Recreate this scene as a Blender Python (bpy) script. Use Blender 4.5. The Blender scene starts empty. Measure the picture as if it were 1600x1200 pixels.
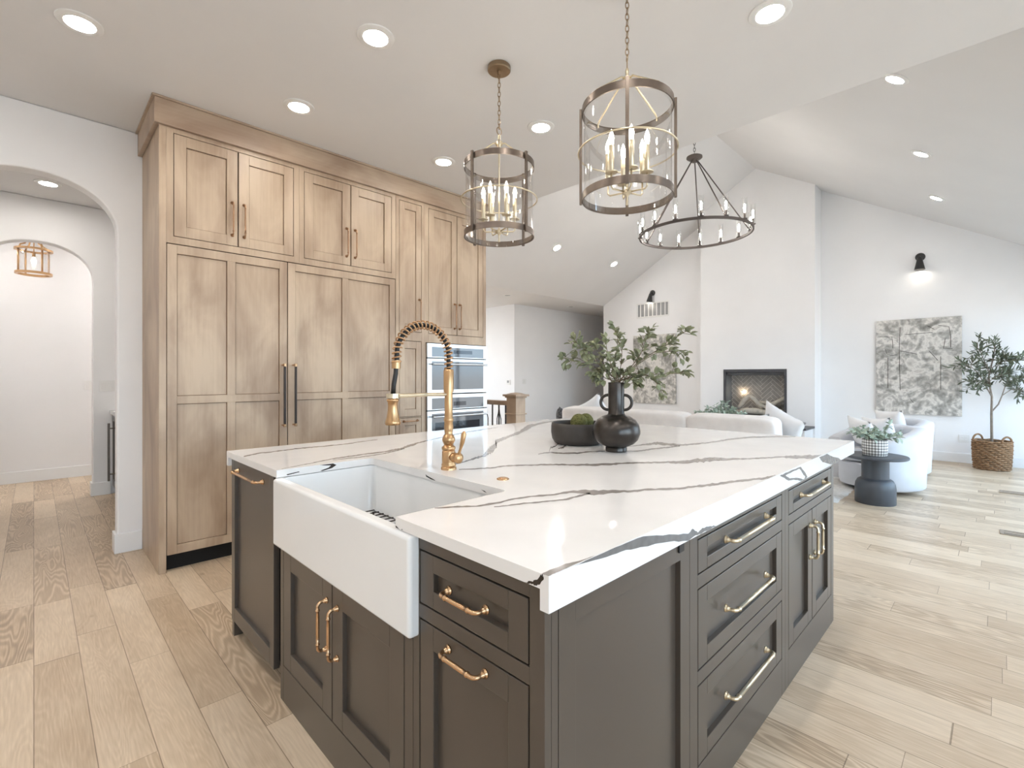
import bpy, bmesh, math, random
from mathutils import Vector, Matrix
random.seed(7)
PI = math.pi
SC = bpy.context.scene
COL = SC.collection

# ------------------------------------------------------------------ camera
cam_d = bpy.data.cameras.new('camera')
cam = bpy.data.objects.new('camera', cam_d)
COL.objects.link(cam)
cam_d.sensor_width = 36.0
cam_d.lens = 36.0 * 755.29 / 1600.0
cam_d.shift_y = -12.71 / 1600.0
cam_d.clip_start = 0.02
cam.location = (0, 0, 1.291)
cam.rotation_euler = (PI / 2, 0, 0.790810 - PI / 2)
SC.camera = cam

# ------------------------------------------------------------------ sky and exposure
world = bpy.data.worlds.new('sky')
SC.world = world
world.use_nodes = True
wn = world.node_tree
wn.nodes.clear()
w_out = wn.nodes.new('ShaderNodeOutputWorld')
w_bg = wn.nodes.new('ShaderNodeBackground')
w_tc = wn.nodes.new('ShaderNodeTexCoord')
w_sep = wn.nodes.new('ShaderNodeSeparateXYZ')
w_ramp = wn.nodes.new('ShaderNodeValToRGB')
w_map = wn.nodes.new('ShaderNodeMapRange')
wn.links.new(w_tc.outputs['Generated'], w_sep.inputs[0])
wn.links.new(w_sep.outputs['Z'], w_map.inputs[0])
w_map.inputs[1].default_value = -0.3
w_map.inputs[2].default_value = 0.7
wn.links.new(w_map.outputs[0], w_ramp.inputs[0])
e = w_ramp.color_ramp.elements
e[0].position = 0.0; e[0].color = (0.42, 0.42, 0.42, 1)
e[1].position = 1.0; e[1].color = (0.48, 0.70, 1.0, 1)
x = w_ramp.color_ramp.elements.new(0.29); x.color = (0.50, 0.51, 0.52, 1)
x = w_ramp.color_ramp.elements.new(0.33); x.color = (0.64, 0.83, 1.0, 1)
wn.links.new(w_ramp.outputs[0], w_bg.inputs[0])
w_bg.inputs[1].default_value = 4.1
wn.links.new(w_bg.outputs[0], w_out.inputs[0])

def portal(name, loc, sx, sz, roty):
    """sky portal in a window opening: gives off nothing, only guides the sky's own light"""
    d = bpy.data.lights.new(name, 'AREA'); d.shape = 'RECTANGLE'; d.size = sx; d.size_y = sz
    d.cycles.is_portal = True
    o = bpy.data.objects.new(name, d); COL.objects.link(o)
    o.location = loc; o.rotation_euler = (PI / 2, 0, roty)

vs = SC.view_settings
SC.display_settings.display_device = 'sRGB'
vs.view_transform = 'Standard'
vs.look = 'None'
vs.gamma = 1.0
vs.use_curve_mapping = False
vs.exposure = 1.14
DISC = 52.0       # recessed diffuser strength
BULB = 10.0       # lamp bulb strength

# ------------------------------------------------------------------ node materials
def lin(r, g, b):
    f = lambda c: (c / 255 / 12.92) if c / 255 <= 0.04045 else ((c / 255 + 0.055) / 1.055) ** 2.4
    return (f(r), f(g), f(b), 1)

def mat(name, col, rough=0.5, metal=0.0, var=0.0, scale=5.0, bump=0.0, bscale=40.0, spec=0.5, coat=0.0, stretch=(1, 1, 1)):
    m = bpy.data.materials.new(name); m.use_nodes = True
    n = m.node_tree.nodes; l = m.node_tree.links
    p = n['Principled BSDF']
    p.inputs['Base Color'].default_value = col
    p.inputs['Roughness'].default_value = rough
    p.inputs['Metallic'].default_value = metal
    p.inputs['Specular IOR Level'].default_value = spec
    if coat:
        p.inputs['Coat Weight'].default_value = coat
        p.inputs['Coat Roughness'].default_value = 0.28
    tc = n.new('ShaderNodeTexCoord'); mp = n.new('ShaderNodeMapping')
    mp.inputs['Scale'].default_value = stretch
    l.new(tc.outputs['Object'], mp.inputs['Vector'])
    nz = n.new('ShaderNodeTexNoise'); nz.inputs['Scale'].default_value = scale; nz.inputs['Detail'].default_value = 4
    l.new(mp.outputs[0], nz.inputs['Vector'])
    rp = n.new('ShaderNodeValToRGB')
    rp.color_ramp.elements[0].position = 0.3; rp.color_ramp.elements[1].position = 0.7
    v = var
    rp.color_ramp.elements[0].color = [c * (1 - v) for c in col[:3]] + [1]
    rp.color_ramp.elements[1].color = [min(1, c * (1 + v)) for c in col[:3]] + [1]
    l.new(nz.outputs['Fac'], rp.inputs[0]); l.new(rp.outputs[0], p.inputs['Base Color'])
    if bump:
        n2 = n.new('ShaderNodeTexNoise'); n2.inputs['Scale'].default_value = bscale; n2.inputs['Detail'].default_value = 3
        l.new(mp.outputs[0], n2.inputs['Vector'])
        b = n.new('ShaderNodeBump'); b.inputs['Strength'].default_value = bump; b.inputs['Distance'].default_value = 0.01
        l.new(n2.outputs['Fac'], b.inputs['Height']); l.new(b.outputs[0], p.inputs['Normal'])
    return m

def emat(name, col, strength):
    m = bpy.data.materials.new(name); m.use_nodes = True
    n = m.node_tree.nodes; p = n['Principled BSDF']
    p.inputs['Base Color'].default_value = (0.9, 0.9, 0.9, 1)
    p.inputs['Emission Color'].default_value = col
    p.inputs['Emission Strength'].default_value = strength
    return m

def glass_mat(name, tint=(1, 1, 1, 1), rough=0.0, ior=1.45, mul=1.0):
    """thin clear glass: see-through with a Fresnel mirror layer"""
    m = bpy.data.materials.new(name); m.use_nodes = True
    n = m.node_tree.nodes; l = m.node_tree.links; n.clear()
    o = n.new('ShaderNodeOutputMaterial'); mix = n.new('ShaderNodeMixShader')
    t = n.new('ShaderNodeBsdfTransparent'); t.inputs[0].default_value = tint
    g = n.new('ShaderNodeBsdfGlossy'); g.inputs['Roughness'].default_value = rough
    fr = n.new('ShaderNodeFresnel'); fr.inputs['IOR'].default_value = ior
    mm = n.new('ShaderNodeMath'); mm.operation = 'MULTIPLY'; mm.inputs[1].default_value = mul
    mn = n.new('ShaderNodeMath'); mn.operation = 'MINIMUM'; mn.inputs[1].default_value = 0.32
    l.new(fr.outputs[0], mm.inputs[0]); l.new(mm.outputs[0], mn.inputs[0]); l.new(mn.outputs[0], mix.inputs[0])
    l.new(t.outputs[0], mix.inputs[1]); l.new(g.outputs[0], mix.inputs[2]); l.new(mix.outputs[0], o.inputs[0])
    return m

def wood_mat(name, dark, light, along='Z', rough=0.42):
    """stained maple: mottled patches plus fine stretched grain"""
    m = bpy.data.materials.new(name); m.use_nodes = True
    n = m.node_tree.nodes; l = m.node_tree.links; p = n['Principled BSDF']
    tc = n.new('ShaderNodeTexCoord')
    def noise(sc, st, det, dist=0.0):
        mp = n.new('ShaderNodeMapping'); mp.inputs['Scale'].default_value = st
        l.new(tc.outputs['Object'], mp.inputs[0])
        z = n.new('ShaderNodeTexNoise'); z.inputs['Scale'].default_value = sc; z.inputs['Detail'].default_value = det
        z.inputs['Distortion'].default_value = dist
        l.new(mp.outputs[0], z.inputs['Vector']); return z.outputs['Fac']
    g = {'Z': (1, 1, 0.05), 'X': (0.05, 1, 1), 'Y': (1, 0.05, 1)}[along]
    k = {'Z': (1, 1, 0.45), 'X': (0.45, 1, 1), 'Y': (1, 0.45, 1)}[along]
    a = noise(3.2, k, 5, 0.6); b = noise(55, g, 3)
    mx = n.new('ShaderNodeMix'); mx.data_type = 'FLOAT'; mx.inputs[0].default_value = 0.15
    l.new(a, mx.inputs[2]); l.new(b, mx.inputs[3])
    rp = n.new('ShaderNodeValToRGB')
    rp.color_ramp.elements[0].position = 0.36; rp.color_ramp.elements[0].color = dark
    rp.color_ramp.elements[1].position = 0.62; rp.color_ramp.elements[1].color = light
    l.new(mx.outputs[0], rp.inputs[0]); l.new(rp.outputs[0], p.inputs['Base Color'])
    p.inputs['Roughness'].default_value = rough
    return m

def floor_mat():
    m = bpy.data.materials.new('oak_planks'); m.use_nodes = True
    n = m.node_tree.nodes; l = m.node_tree.links; p = n['Principled BSDF']
    def M(op, a, b=None, c=None):
        k = n.new('ShaderNodeMath'); k.operation = op
        for i, v in enumerate((a, b, c)):
            if v is None: continue
            if isinstance(v, (int, float)): k.inputs[i].default_value = v
            else: l.new(v, k.inputs[i])
        return k.outputs[0]
    geo = n.new('ShaderNodeNewGeometry'); sp = n.new('ShaderNodeSeparateXYZ'); l.new(geo.outputs['Position'], sp.inputs[0])
    X, Y = sp.outputs['X'], sp.outputs['Y']
    xr = M('DIVIDE', X, 0.152); row = M('FLOOR', xr); fx = M('FRACT', xr)
    wn1 = n.new('ShaderNodeTexWhiteNoise'); wn1.noise_dimensions = '1D'; l.new(row, wn1.inputs['W'])
    yr = M('ADD', M('DIVIDE', Y, 1.05), M('MULTIPLY', wn1.outputs['Value'], 7.3))
    # uneven board lengths
    yr2 = M('ADD', yr, M('MULTIPLY', M('SINE', M('MULTIPLY', yr, 4.1)), 0.16))
    pl = M('FLOOR', yr2); fy = M('FRACT', yr2)
    cb = n.new('ShaderNodeCombineXYZ'); l.new(row, cb.inputs[0]); l.new(pl, cb.inputs[1])
    wn2 = n.new('ShaderNodeTexWhiteNoise'); wn2.noise_dimensions = '2D'; l.new(cb.outputs[0], wn2.inputs['Vector'])
    idv = wn2.outputs['Value']; sc2 = n.new('ShaderNodeSeparateColor'); l.new(wn2.outputs['Color'], sc2.inputs[0])
    # cathedral grain: contour lines of a stretched noise field, shifted per board
    def field(sx, sy, det, dist):
        c2 = n.new('ShaderNodeCombineXYZ')
        l.new(M('MULTIPLY', X, sx), c2.inputs[0])
        l.new(M('ADD', M('MULTIPLY', Y, sy), M('MULTIPLY', idv, 83.0)), c2.inputs[1])
        l.new(M('MULTIPLY', sc2.outputs[1], 41.0), c2.inputs[2])
        z = n.new('ShaderNodeTexNoise'); z.inputs['Scale'].default_value = 1.0; z.inputs['Detail'].default_value = det
        z.inputs['Distortion'].default_value = dist
        l.new(c2.outputs[0], z.inputs['Vector']); return z.outputs['Fac']
    f1 = field(7.5, 0.85, 2.0, 0.25)
    ring = M('POWER', M('ABSOLUTE', M('SINE', M('MULTIPLY', f1, 78.0))), 3.0)
    pore = field(160.0, 9.0, 2.0, 0.0)
    blot = field(5.0, 2.2, 3.0, 0.2)
    strong = M('MULTIPLY', M('GREATER_THAN', sc2.outputs[2], 0.55), 1.0)
    amt = M('ADD', 0.06, M('MULTIPLY', strong, 0.15))
    porem = M('MULTIPLY', M('SUBTRACT', pore, 0.5), 0.34)
    lum = M('ADD', 0.90, M('MULTIPLY', M('SUBTRACT', idv, 0.5), 0.20))
    lum = M('SUBTRACT', lum, M('MULTIPLY', M('SUBTRACT', 1.0, ring), M('MULTIPLY', amt, M('ADD', 0.5, pore))))
    lum = M('ADD', lum, porem)
    lum = M('ADD', lum, M('MULTIPLY', M('SUBTRACT', blot, 0.5), 0.30))
    # knots
    vo = n.new('ShaderNodeTexVoronoi'); vo.inputs['Scale'].default_value = 1.0
    cv = n.new('ShaderNodeCombineXYZ'); l.new(M('MULTIPLY', X, 3.4), cv.inputs[0]); l.new(M('MULTIPLY', Y, 1.7), cv.inputs[1])
    l.new(cv.outputs[0], vo.inputs['Vector'])
    kn = M('SMOOTH_MIN', M('DIVIDE', vo.outputs['Distance'], 0.055), 1.0, 0.25)
    lum = M('MULTIPLY', lum, M('ADD', 0.62, M('MULTIPLY', kn, 0.38)))
    # seams
    ex = M('MINIMUM', fx, M('SUBTRACT', 1.0, fx)); ey = M('MINIMUM', fy, M('SUBTRACT', 1.0, fy))
    sx = M('LESS_THAN', ex, 0.010); sy = M('LESS_THAN', ey, 0.0016)
    seam = M('MAXIMUM', sx, sy)
    lum = M('MULTIPLY', lum, M('SUBTRACT', 1.0, M('MULTIPLY', seam, 0.42)))
    rp = n.new('ShaderNodeValToRGB')
    rp.color_ramp.elements[0].position = 0.35; rp.color_ramp.elements[0].color = lin(110, 91, 73)
    rp.color_ramp.elements[1].position = 1.05 if False else 1.0; rp.color_ramp.elements[1].color = lin(216, 196, 170)
    x = rp.color_ramp.elements.new(0.7); x.color = lin(182, 159, 132)
    l.new(lum, rp.inputs[0])
    l.new(rp.outputs[0], p.inputs['Base Color'])
    p.inputs['Roughness'].default_value = 0.36
    p.inputs['Specular IOR Level'].default_value = 0.45
    bp_ = n.new('ShaderNodeBump'); bp_.inputs['Strength'].default_value = 0.25; bp_.inputs['Distance'].default_value = 0.004
    l.new(lum, bp_.inputs['Height']); l.new(bp_.outputs[0], p.inputs['Normal'])
    return m

def art_mat(name, seed):
    m = bpy.data.materials.new(name); m.use_nodes = True
    n = m.node_tree.nodes; l = m.node_tree.links; p = n['Principled BSDF']
    tc = n.new('ShaderNodeTexCoord'); mp = n.new('ShaderNodeMapping'); mp.inputs['Location'].default_value = (seed, seed * 1.7, seed * .3)
    l.new(tc.outputs['Object'], mp.inputs[0])
    def nz(s, d, det=3.0):
        z = n.new('ShaderNodeTexNoise'); z.inputs['Scale'].default_value = s; z.inputs['Distortion'].default_value = d
        z.inputs['Detail'].default_value = det; l.new(mp.outputs[0], z.inputs['Vector']); return z.outputs['Fac']
    a = nz(2.6, 2.4); b = nz(7.0, 1.6); c = nz(22, 0.3)
    mx = n.new('ShaderNodeMix'); mx.data_type = 'FLOAT'; mx.inputs[0].default_value = 0.4; l.new(a, mx.inputs[2]); l.new(b, mx.inputs[3])
    m2 = n.new('ShaderNodeMix'); m2.data_type = 'FLOAT'; m2.inputs[0].default_value = 0.18; l.new(mx.outputs[0], m2.inputs[2]); l.new(c, m2.inputs[3])
    rp = n.new('ShaderNodeValToRGB'); r = rp.color_ramp
    r.elements[0].position = 0.30; r.elements[0].color = lin(112, 110, 105)
    r.elements[1].position = 0.70; r.elements[1].color = lin(168, 163, 156)
    for pos, cc in ((0.42, (150, 147, 141)), (0.5, (186, 182, 176)), (0.56, (222, 218, 211)), (0.61, (205, 200, 193))):
        q = r.elements.new(pos); q.color = lin(*cc)
    l.new(m2.outputs[0], rp.inputs[0]); l.new(rp.outputs[0], p.inputs['Base Color']); p.inputs['Roughness'].default_value = 0.8
    bb = n.new('ShaderNodeBump'); bb.inputs['Strength'].default_value = 0.3; bb.inputs['Distance'].default_value = 0.01
    l.new(mx.outputs[0], bb.inputs['Height']); l.new(bb.outputs[0], p.inputs['Normal'])
    return m

def check_mat(name):
    m = bpy.data.materials.new(name); m.use_nodes = True
    n = m.node_tree.nodes; l = m.node_tree.links; p = n['Principled BSDF']
    tc = n.new('ShaderNodeTexCoord'); sp = n.new('ShaderNodeSeparateXYZ'); l.new(tc.outputs['Object'], sp.inputs[0])
    def M(op, a, b=None):
        k = n.new('ShaderNodeMath'); k.operation = op
        for i, v in enumerate((a, b)):
            if v is None: continue
            if isinstance(v, (int, float)): k.inputs[i].default_value = v
            else: l.new(v, k.inputs[i])
        return k.outputs[0]
    an = M('ARCTAN2', sp.outputs['Y'], sp.outputs['X'])
    a = M('FRACT', M('MULTIPLY', an, 26 / (2 * PI))); b = M('FRACT', M('MULTIPLY', sp.outputs['Z'], 36.0))
    s = M('ADD', M('GREATER_THAN', a, 0.5), M('GREATER_THAN', b, 0.5))
    rp = n.new('ShaderNodeValToRGB'); rp.color_ramp.interpolation = 'CONSTANT'
    rp.color_ramp.elements[0].color = lin(236, 232, 226); rp.color_ramp.elements[0].position = 0
    rp.color_ramp.elements[1].color = lin(92, 88, 84); rp.color_ramp.elements[1].position = 0.8
    q = rp.color_ramp.elements.new(0.35); q.color = lin(165, 160, 154)
    l.new(M('DIVIDE', s, 2.0), rp.inputs[0]); l.new(rp.outputs[0], p.inputs['Base Color']); p.inputs['Roughness'].default_value = 0.5
    return m

MT = {
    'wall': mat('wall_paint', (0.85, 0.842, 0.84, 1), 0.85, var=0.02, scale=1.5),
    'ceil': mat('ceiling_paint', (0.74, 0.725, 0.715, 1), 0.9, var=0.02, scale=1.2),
    'trim': mat('trim_paint', (0.85, 0.85, 0.845, 1), 0.45, var=0.01),
    'floor': floor_mat(),
    'maple': wood_mat('stained_maple', lin(154, 130, 108), lin(194, 173, 149)),
    'maple_h': wood_mat('stained_maple_horizontal', lin(148, 123, 104), lin(184, 163, 141), 'X'),
    'paint': mat('dark_cabinet_paint', (0.067, 0.052, 0.040, 1), 0.30, var=0.06, scale=3, spec=0.6, coat=0.22),
    'gap': mat('recess_shade', (0.006, 0.0055, 0.005, 1), 0.8),  # near-black colour stands in for the shade in gaps and recesses
    'quartz': mat('white_quartz', (0.80, 0.775, 0.75, 1), 0.10, var=0.03, scale=6, spec=0.5),
    'vein': mat('grey_vein', lin(140, 132, 126), 0.12, var=0.18, scale=30),
    'vein_dark': mat('dark_vein', lin(52, 44, 38), 0.25, var=0.3, scale=40),
    'porcelain': mat('porcelain', (0.82, 0.815, 0.80, 1), 0.10, var=0.01, spec=0.6),
    'brass': mat('brushed_brass', lin(208, 170, 132), 0.27, 1.0, var=0.05, scale=30),
    'faucet': mat('brushed_gold', lin(194, 157, 116), 0.30, 1.0, var=0.05, scale=30),
    'vein_edge': mat('slate_vein', lin(112, 110, 109), 0.15, var=0.16, scale=30),
    'bulb_soft': emat('soft_bulb', (1.0, 0.88, 0.7, 1), 8.0),
    'brass_pale': mat('pale_brass', lin(216, 203, 176), 0.28, 1.0, var=0.05, scale=30),
    'bronze': mat('aged_bronze', lin(118, 107, 98), 0.34, 1.0, var=0.10, scale=20),
    'champagne': mat('champagne_bronze', lin(176, 142, 114), 0.32, 1.0, var=0.05, scale=30),
    'canopy': mat('antique_bronze', lin(158, 138, 114), 0.34, 1.0, var=0.06, scale=30),
    'glaze': mat('brown_glaze_line', lin(112, 84, 62), 0.6),
    'iron_grey': mat('grey_iron', lin(96, 88, 84), 0.5, 0.5, var=0.08),
    'black': mat('black_metal', (0.02, 0.019, 0.019, 1), 0.45, var=0.1),
    'dark_iron': mat('dark_iron', lin(62, 55, 52), 0.45, 0.6, var=0.1),
    'vase': mat('black_glaze', (0.060, 0.053, 0.048, 1), 0.28, 0.85, var=0.25, scale=14, bump=0.05, bscale=60),
    'bowl': mat('matt_black_ceramic', (0.045, 0.038, 0.033, 1), 0.5, var=0.15, scale=20),
    'moss': mat('moss', lin(104, 104, 58), 0.95, var=0.45, scale=90, bump=0.9, bscale=160),
    'steel': mat('stainless_steel', lin(208, 210, 212), 0.30, 1.0, var=0.03, scale=30, stretch=(0.2, 1, 6)),
    'spring': mat('brass_spring', lin(190, 152, 114), 0.3, 1.0, var=0.05, scale=30),
    'sconce': emat('sconce_glow', (1.0, 0.9, 0.76, 1), 11.0),
    'firebrick_side': mat('firebox_side', lin(120, 126, 132), 0.5),
    'frame_grey': mat('charcoal_metal', lin(74, 74, 78), 0.4, 0.2),
    'glint': emat('added_glint', (1.0, 0.80, 0.55, 1), 45.0),
    'oven_glass': mat('oven_glass', (0.13, 0.14, 0.155, 1), 0.04, 0.0, var=0.02, spec=0.6),
    'dark_glass': mat('dark_glass', (0.02, 0.022, 0.028, 1), 0.05, 0.2),
    'sofa': mat('cream_linen', lin(228, 223, 219), 0.95, var=0.05, scale=8, bump=0.15, bscale=300),
    'white_fab': mat('white_fabric', lin(208, 209, 213), 0.95, var=0.04, scale=6, bump=0.12, bscale=260),
    'pillow_fab': mat('white_cotton', lin(232, 231, 231), 0.95, var=0.04, scale=6, bump=0.12, bscale=260),
    'pattern_fab': mat('patterned_fabric', lin(95, 95, 96), 0.95, var=0.85, scale=42),
    'rug': mat('white_shag', lin(226, 222, 216), 1.0, var=0.10, scale=30, bump=1.0, bscale=90),
    'table': mat('slate_black_paint', lin(66, 68, 72), 0.42, var=0.06, scale=6),
    'leaf': mat('sage_leaf', lin(128, 132, 102), 0.55, var=0.35, scale=25),
    'leaf_dark': mat('olive_leaf', lin(92, 98, 78), 0.55, var=0.4, scale=14),
    'leaf_blue': mat('eucalyptus_leaf', lin(160, 174, 158), 0.6, var=0.35, scale=22),
    'twig': mat('twig_bark', lin(104, 90, 72), 0.9, var=0.2, scale=40),
    'trunk': mat('olive_bark', lin(128, 116, 104), 0.9, var=0.2, scale=30),
    'basket': mat('seagrass', lin(140, 108, 78), 0.9, var=0.55, scale=40, bump=0.8, bscale=60, stretch=(1, 1, 3)),
    'soil': mat('soil', lin(60, 48, 38), 1.0, var=0.3, scale=40),
    'brick': mat('grey_brick', lin(176, 168, 162), 0.85, var=0.16, scale=9),
    'mortar': mat('pale_mortar', lin(232, 226, 220), 0.95, var=0.05),
    'logs': mat('driftwood', lin(222, 210, 196), 0.9, var=0.22, scale=14, bump=0.5, bscale=40),
    'slate': mat('dark_stone', lin(70, 70, 74), 0.4, var=0.12, scale=8),
    'register': mat('wooden_register', lin(150, 134, 116), 0.5, var=0.1, scale=30),
    'oak': wood_mat('oak_newel', lin(156, 132, 110), lin(186, 162, 138)),
    'plastic': mat('white_plastic', (0.80, 0.79, 0.77, 1), 0.4),
    'louver': mat('grey_louver', lin(150, 150, 150), 0.6),
    'glass': glass_mat('clear_glass', (0.985, 0.985, 0.985, 1), 0.01, 1.45, 1.0),
    'pane': glass_mat('window_pane', (0.97, 0.98, 0.98, 1), 0.0, 1.3, 1.0),
    'disc': emat('lit_diffuser', (1.0, 0.95, 0.89, 1), DISC),
    'disc_cool': emat('lit_diffuser_vault', (1.0, 0.97, 0.94, 1), DISC * 2.3),
    'disc_added_corridor': emat('added_diffuser_corridor', (1.0, 0.96, 0.93, 1), DISC * 3.0),  # for the unseen lights added in corridor and hall
    'disc_added_kitchen': emat('added_diffuser_kitchen', (1.0, 0.96, 0.92, 1), DISC * 1.7),  # for the unseen lights added to the kitchen
    'disc_passage': emat('lit_diffuser_passage', (1.0, 0.95, 0.89, 1), DISC * 1.1),
    'bulb_chandelier': emat('lit_tube_bulb', (1.0, 0.94, 0.86, 1), BULB * 4.2),
    'bulb': emat('lit_bulb', (1.0, 0.91, 0.78, 1), BULB),
    'art1': art_mat('grey_abstract_paint', 1.3),
    'art2': art_mat('pale_abstract_paint', 7.9),
    'check': check_mat('checked_glaze'),
    'hose': mat('black_rubber', (0.012, 0.011, 0.010, 1), 0.5),
}

# ------------------------------------------------------------------ mesh builder
class MB:
    def __init__(s):
        s.bm = bmesh.new(); s.mi = 0
    def _f(s, vs):
        try:
            f = s.bm.faces.new(vs); f.material_index = s.mi; return f
        except ValueError:
            return None
    def poly(s, pts):
        return s._f([s.bm.verts.new(p) for p in pts])
    def hexa(s, c):
        v = [s.bm.verts.new(p) for p in c]
        for q in ((0, 1, 2, 3), (7, 6, 5, 4), (0, 4, 5, 1), (1, 5, 6, 2), (2, 6, 7, 3), (3, 7, 4, 0)):
            s._f([v[i] for i in q])
    def box(s, x0, x1, y0, y1, z0, z1):
        s.hexa([(x0, y0, z0), (x1, y0, z0), (x1, y1, z0), (x0, y1, z0), (x0, y0, z1), (x1, y0, z1), (x1, y1, z1), (x0, y1, z1)])
        return s
    def ubox(s, mp, u0, u1, v0, v1, n0, n1):
        P = [mp(u0, v0, n0), mp(u1, v0, n0), mp(u1, v1, n0), mp(u0, v1, n0), mp(u0, v0, n1), mp(u1, v0, n1), mp(u1, v1, n1), mp(u0, v1, n1)]
        s.hexa(P); return s
    def prism(s, outline, ext):
        """closed outline (3-D points) pushed along the vector ext"""
        a = [s.bm.verts.new(p) for p in outline]
        b = [s.bm.verts.new(Vector(p) + Vector(ext)) for p in outline]
        s._f(a); s._f(b[::-1])
        n = len(a)
        for i in range(n): s._f([a[i], b[i], b[(i + 1) % n], a[(i + 1) % n]])
        return s
    def tube(s, pts, r, seg=8, closed=False, caps=True):
        pts = [Vector(p) for p in pts]; n = len(pts)
        rs = r if isinstance(r, (list, tuple)) else [r] * n
        up = None; rings = []
        for i in range(n):
            if closed: t = pts[(i + 1) % n] - pts[i - 1]
            else: t = pts[min(i + 1, n - 1)] - pts[max(i - 1, 0)]
            if t.length < 1e-9: t = Vector((0, 0, 1))
            t.normalize()
            if up is None:
                up = Vector((0, 0, 1)) if abs(t.z) < 0.9 else Vector((1, 0, 0))
            a = up - t * up.dot(t)
            if a.length < 1e-6:
                a = Vector((1, 0, 0)) - t * t.x
                if a.length < 1e-6: a = Vector((0, 1, 0)) - t * t.y
            a.normalize(); up = a; b = t.cross(a)
            rings.append([s.bm.verts.new(pts[i] + a * (rs[i] * math.cos(2 * PI * k / seg)) + b * (rs[i] * math.sin(2 * PI * k / seg))) for k in range(seg)])
        m = n if closed else n - 1
        for i in range(m):
            A = rings[i]; B = rings[(i + 1) % n]
            for k in range(seg): s._f([A[k], A[(k + 1) % seg], B[(k + 1) % seg], B[k]])
        if caps and not closed: s._f(rings[0][::-1]); s._f(rings[-1])
        return s
    def lathe(s, prof, c=(0, 0, 0), seg=28, a0=0.0, a1=2 * PI, M=None):
        full = abs(a1 - a0 - 2 * PI) < 1e-6; n = seg if full else seg + 1
        rings = []
        for r, z in prof:
            ring = []
            if r < 1e-6:
                p = Vector((0, 0, z)); p = (M @ p) if M else p
                v = s.bm.verts.new(p + Vector(c)); ring = [v] * n
            else:
                for k in range(n):
                    a = a0 + (a1 - a0) * k / seg
                    p = Vector((r * math.cos(a), r * math.sin(a), z)); p = (M @ p) if M else p
                    ring.append(s.bm.verts.new(p + Vector(c)))
            rings.append(ring)
        for i in range(len(rings) - 1):
            A, B = rings[i], rings[i + 1]
            for k in range(seg):
                k2 = (k + 1) % n
                vs = []
                for v in (A[k], A[k2], B[k2], B[k]):
                    if v not in vs: vs.append(v)
                if len(vs) > 2: s._f(vs)
        return s
    def grid(s, P, wrap=False):
        R = [[s.bm.verts.new(p) for p in row] for row in P]
        for i in range(len(R) - 1):
            m = len(R[0])
            for j in range(m if wrap else m - 1):
                s._f([R[i][j], R[i][(j + 1) % m], R[i + 1][(j + 1) % m], R[i + 1][j]])
        return R
    def sphere(s, c, r, seg=16, rings=10, sx=1, sy=1, sz=1):
        prof = [(r * math.sin(PI * i / rings), -r * math.cos(PI * i / rings)) for i in range(rings + 1)]
        prof[0] = (0, -r); prof[-1] = (0, r)
        s.lathe(prof, c, seg, M=Matrix.Diagonal((sx, sy, sz)))
        return s
    def pillow(s, c, w, h, t, M=None, n=14, pinch=0.10, p=2.6):
        """plump square pillow: w (x) by h (z), thickness t (y)"""
        for sg in (1, -1):
            P = []
            for i in range(n + 1):
                row = []
                for j in range(n + 1):
                    u = -1 + 2 * i / n; v = -1 + 2 * j / n
                    th = max(0.0, (1 - abs(u) ** p)) ** 0.55 * max(0.0, (1 - abs(v) ** p)) ** 0.55
                    x = u * (1 - pinch * (1 - v * v)) * w / 2; z = v * (1 - pinch * (1 - u * u)) * h / 2
                    q = Vector((x, sg * (th * t / 2 + 0.004), z))
                    q = (M @ q) if M else q
                    row.append(q + Vector(c))
                P.append(row)
            s.grid(P)
        bmesh.ops.remove_doubles(s.bm, verts=s.bm.verts, dist=0.0085)
        return s
    def cushion(s, c, sx, sy, sz, e=0.32, M=None, nu=28, nv=14, puff=0.0):
        """soft box: superellipsoid of full size sx, sy, sz"""
        def pw(v, k): return math.copysign(abs(v) ** k, v)
        P = []
        for i in range(nv + 1):
            f = -PI / 2 + PI * i / nv; row = []
            for j in range(nu):
                a = 2 * PI * j / nu
                q = Vector((pw(math.cos(f), e) * pw(math.cos(a), e) * sx / 2, pw(math.cos(f), e) * pw(math.sin(a), e) * sy / 2, pw(math.sin(f), e) * sz / 2))
                q = (M @ q) if M else q
                row.append(q + Vector(c))
            P.append(row)
        s.grid(P, True)
        bmesh.ops.remove_doubles(s.bm, verts=s.bm.verts, dist=0.0004)
        return s

ORG = {}
def build(name, mb, m, parent=None, smooth=False, bevel=0.0, origin=None, auto=None, seg=2):
    """links the mesh; its points are given in room coordinates"""
    bm = mb.bm
    bmesh.ops.recalc_face_normals(bm, faces=bm.faces)
    if parent is not None: org = ORG[parent.name]
    elif origin is not None: org = Vector(origin)
    else:
        xs = [v.co for v in bm.verts]
        org = Vector(((min(p.x for p in xs) + max(p.x for p in xs)) / 2, (min(p.y for p in xs) + max(p.y for p in xs)) / 2, min(p.z for p in xs)))
    bmesh.ops.translate(bm, verts=bm.verts, vec=-org)
    me = bpy.data.meshes.new(name); bm.to_mesh(me); bm.free()
    for q in (m if isinstance(m, (list, tuple)) else [m]): me.materials.append(MT[q] if isinstance(q, str) else q)
    if smooth or auto:
        for f in me.polygons: f.use_smooth = True
    if auto:
        try: me.set_sharp_from_angle(angle=math.radians(auto))
        except Exception: pass
    o = bpy.data.objects.new(name, me); COL.objects.link(o)
    if parent is None: o.location = org
    else: o.parent = parent
    ORG[o.name] = org
    if bevel:
        b = o.modifiers.new('bevel', 'BEVEL'); b.width = bevel; b.segments = seg; b.limit_method = 'ANGLE'; b.angle_limit = math.radians(40)
    return o

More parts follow.
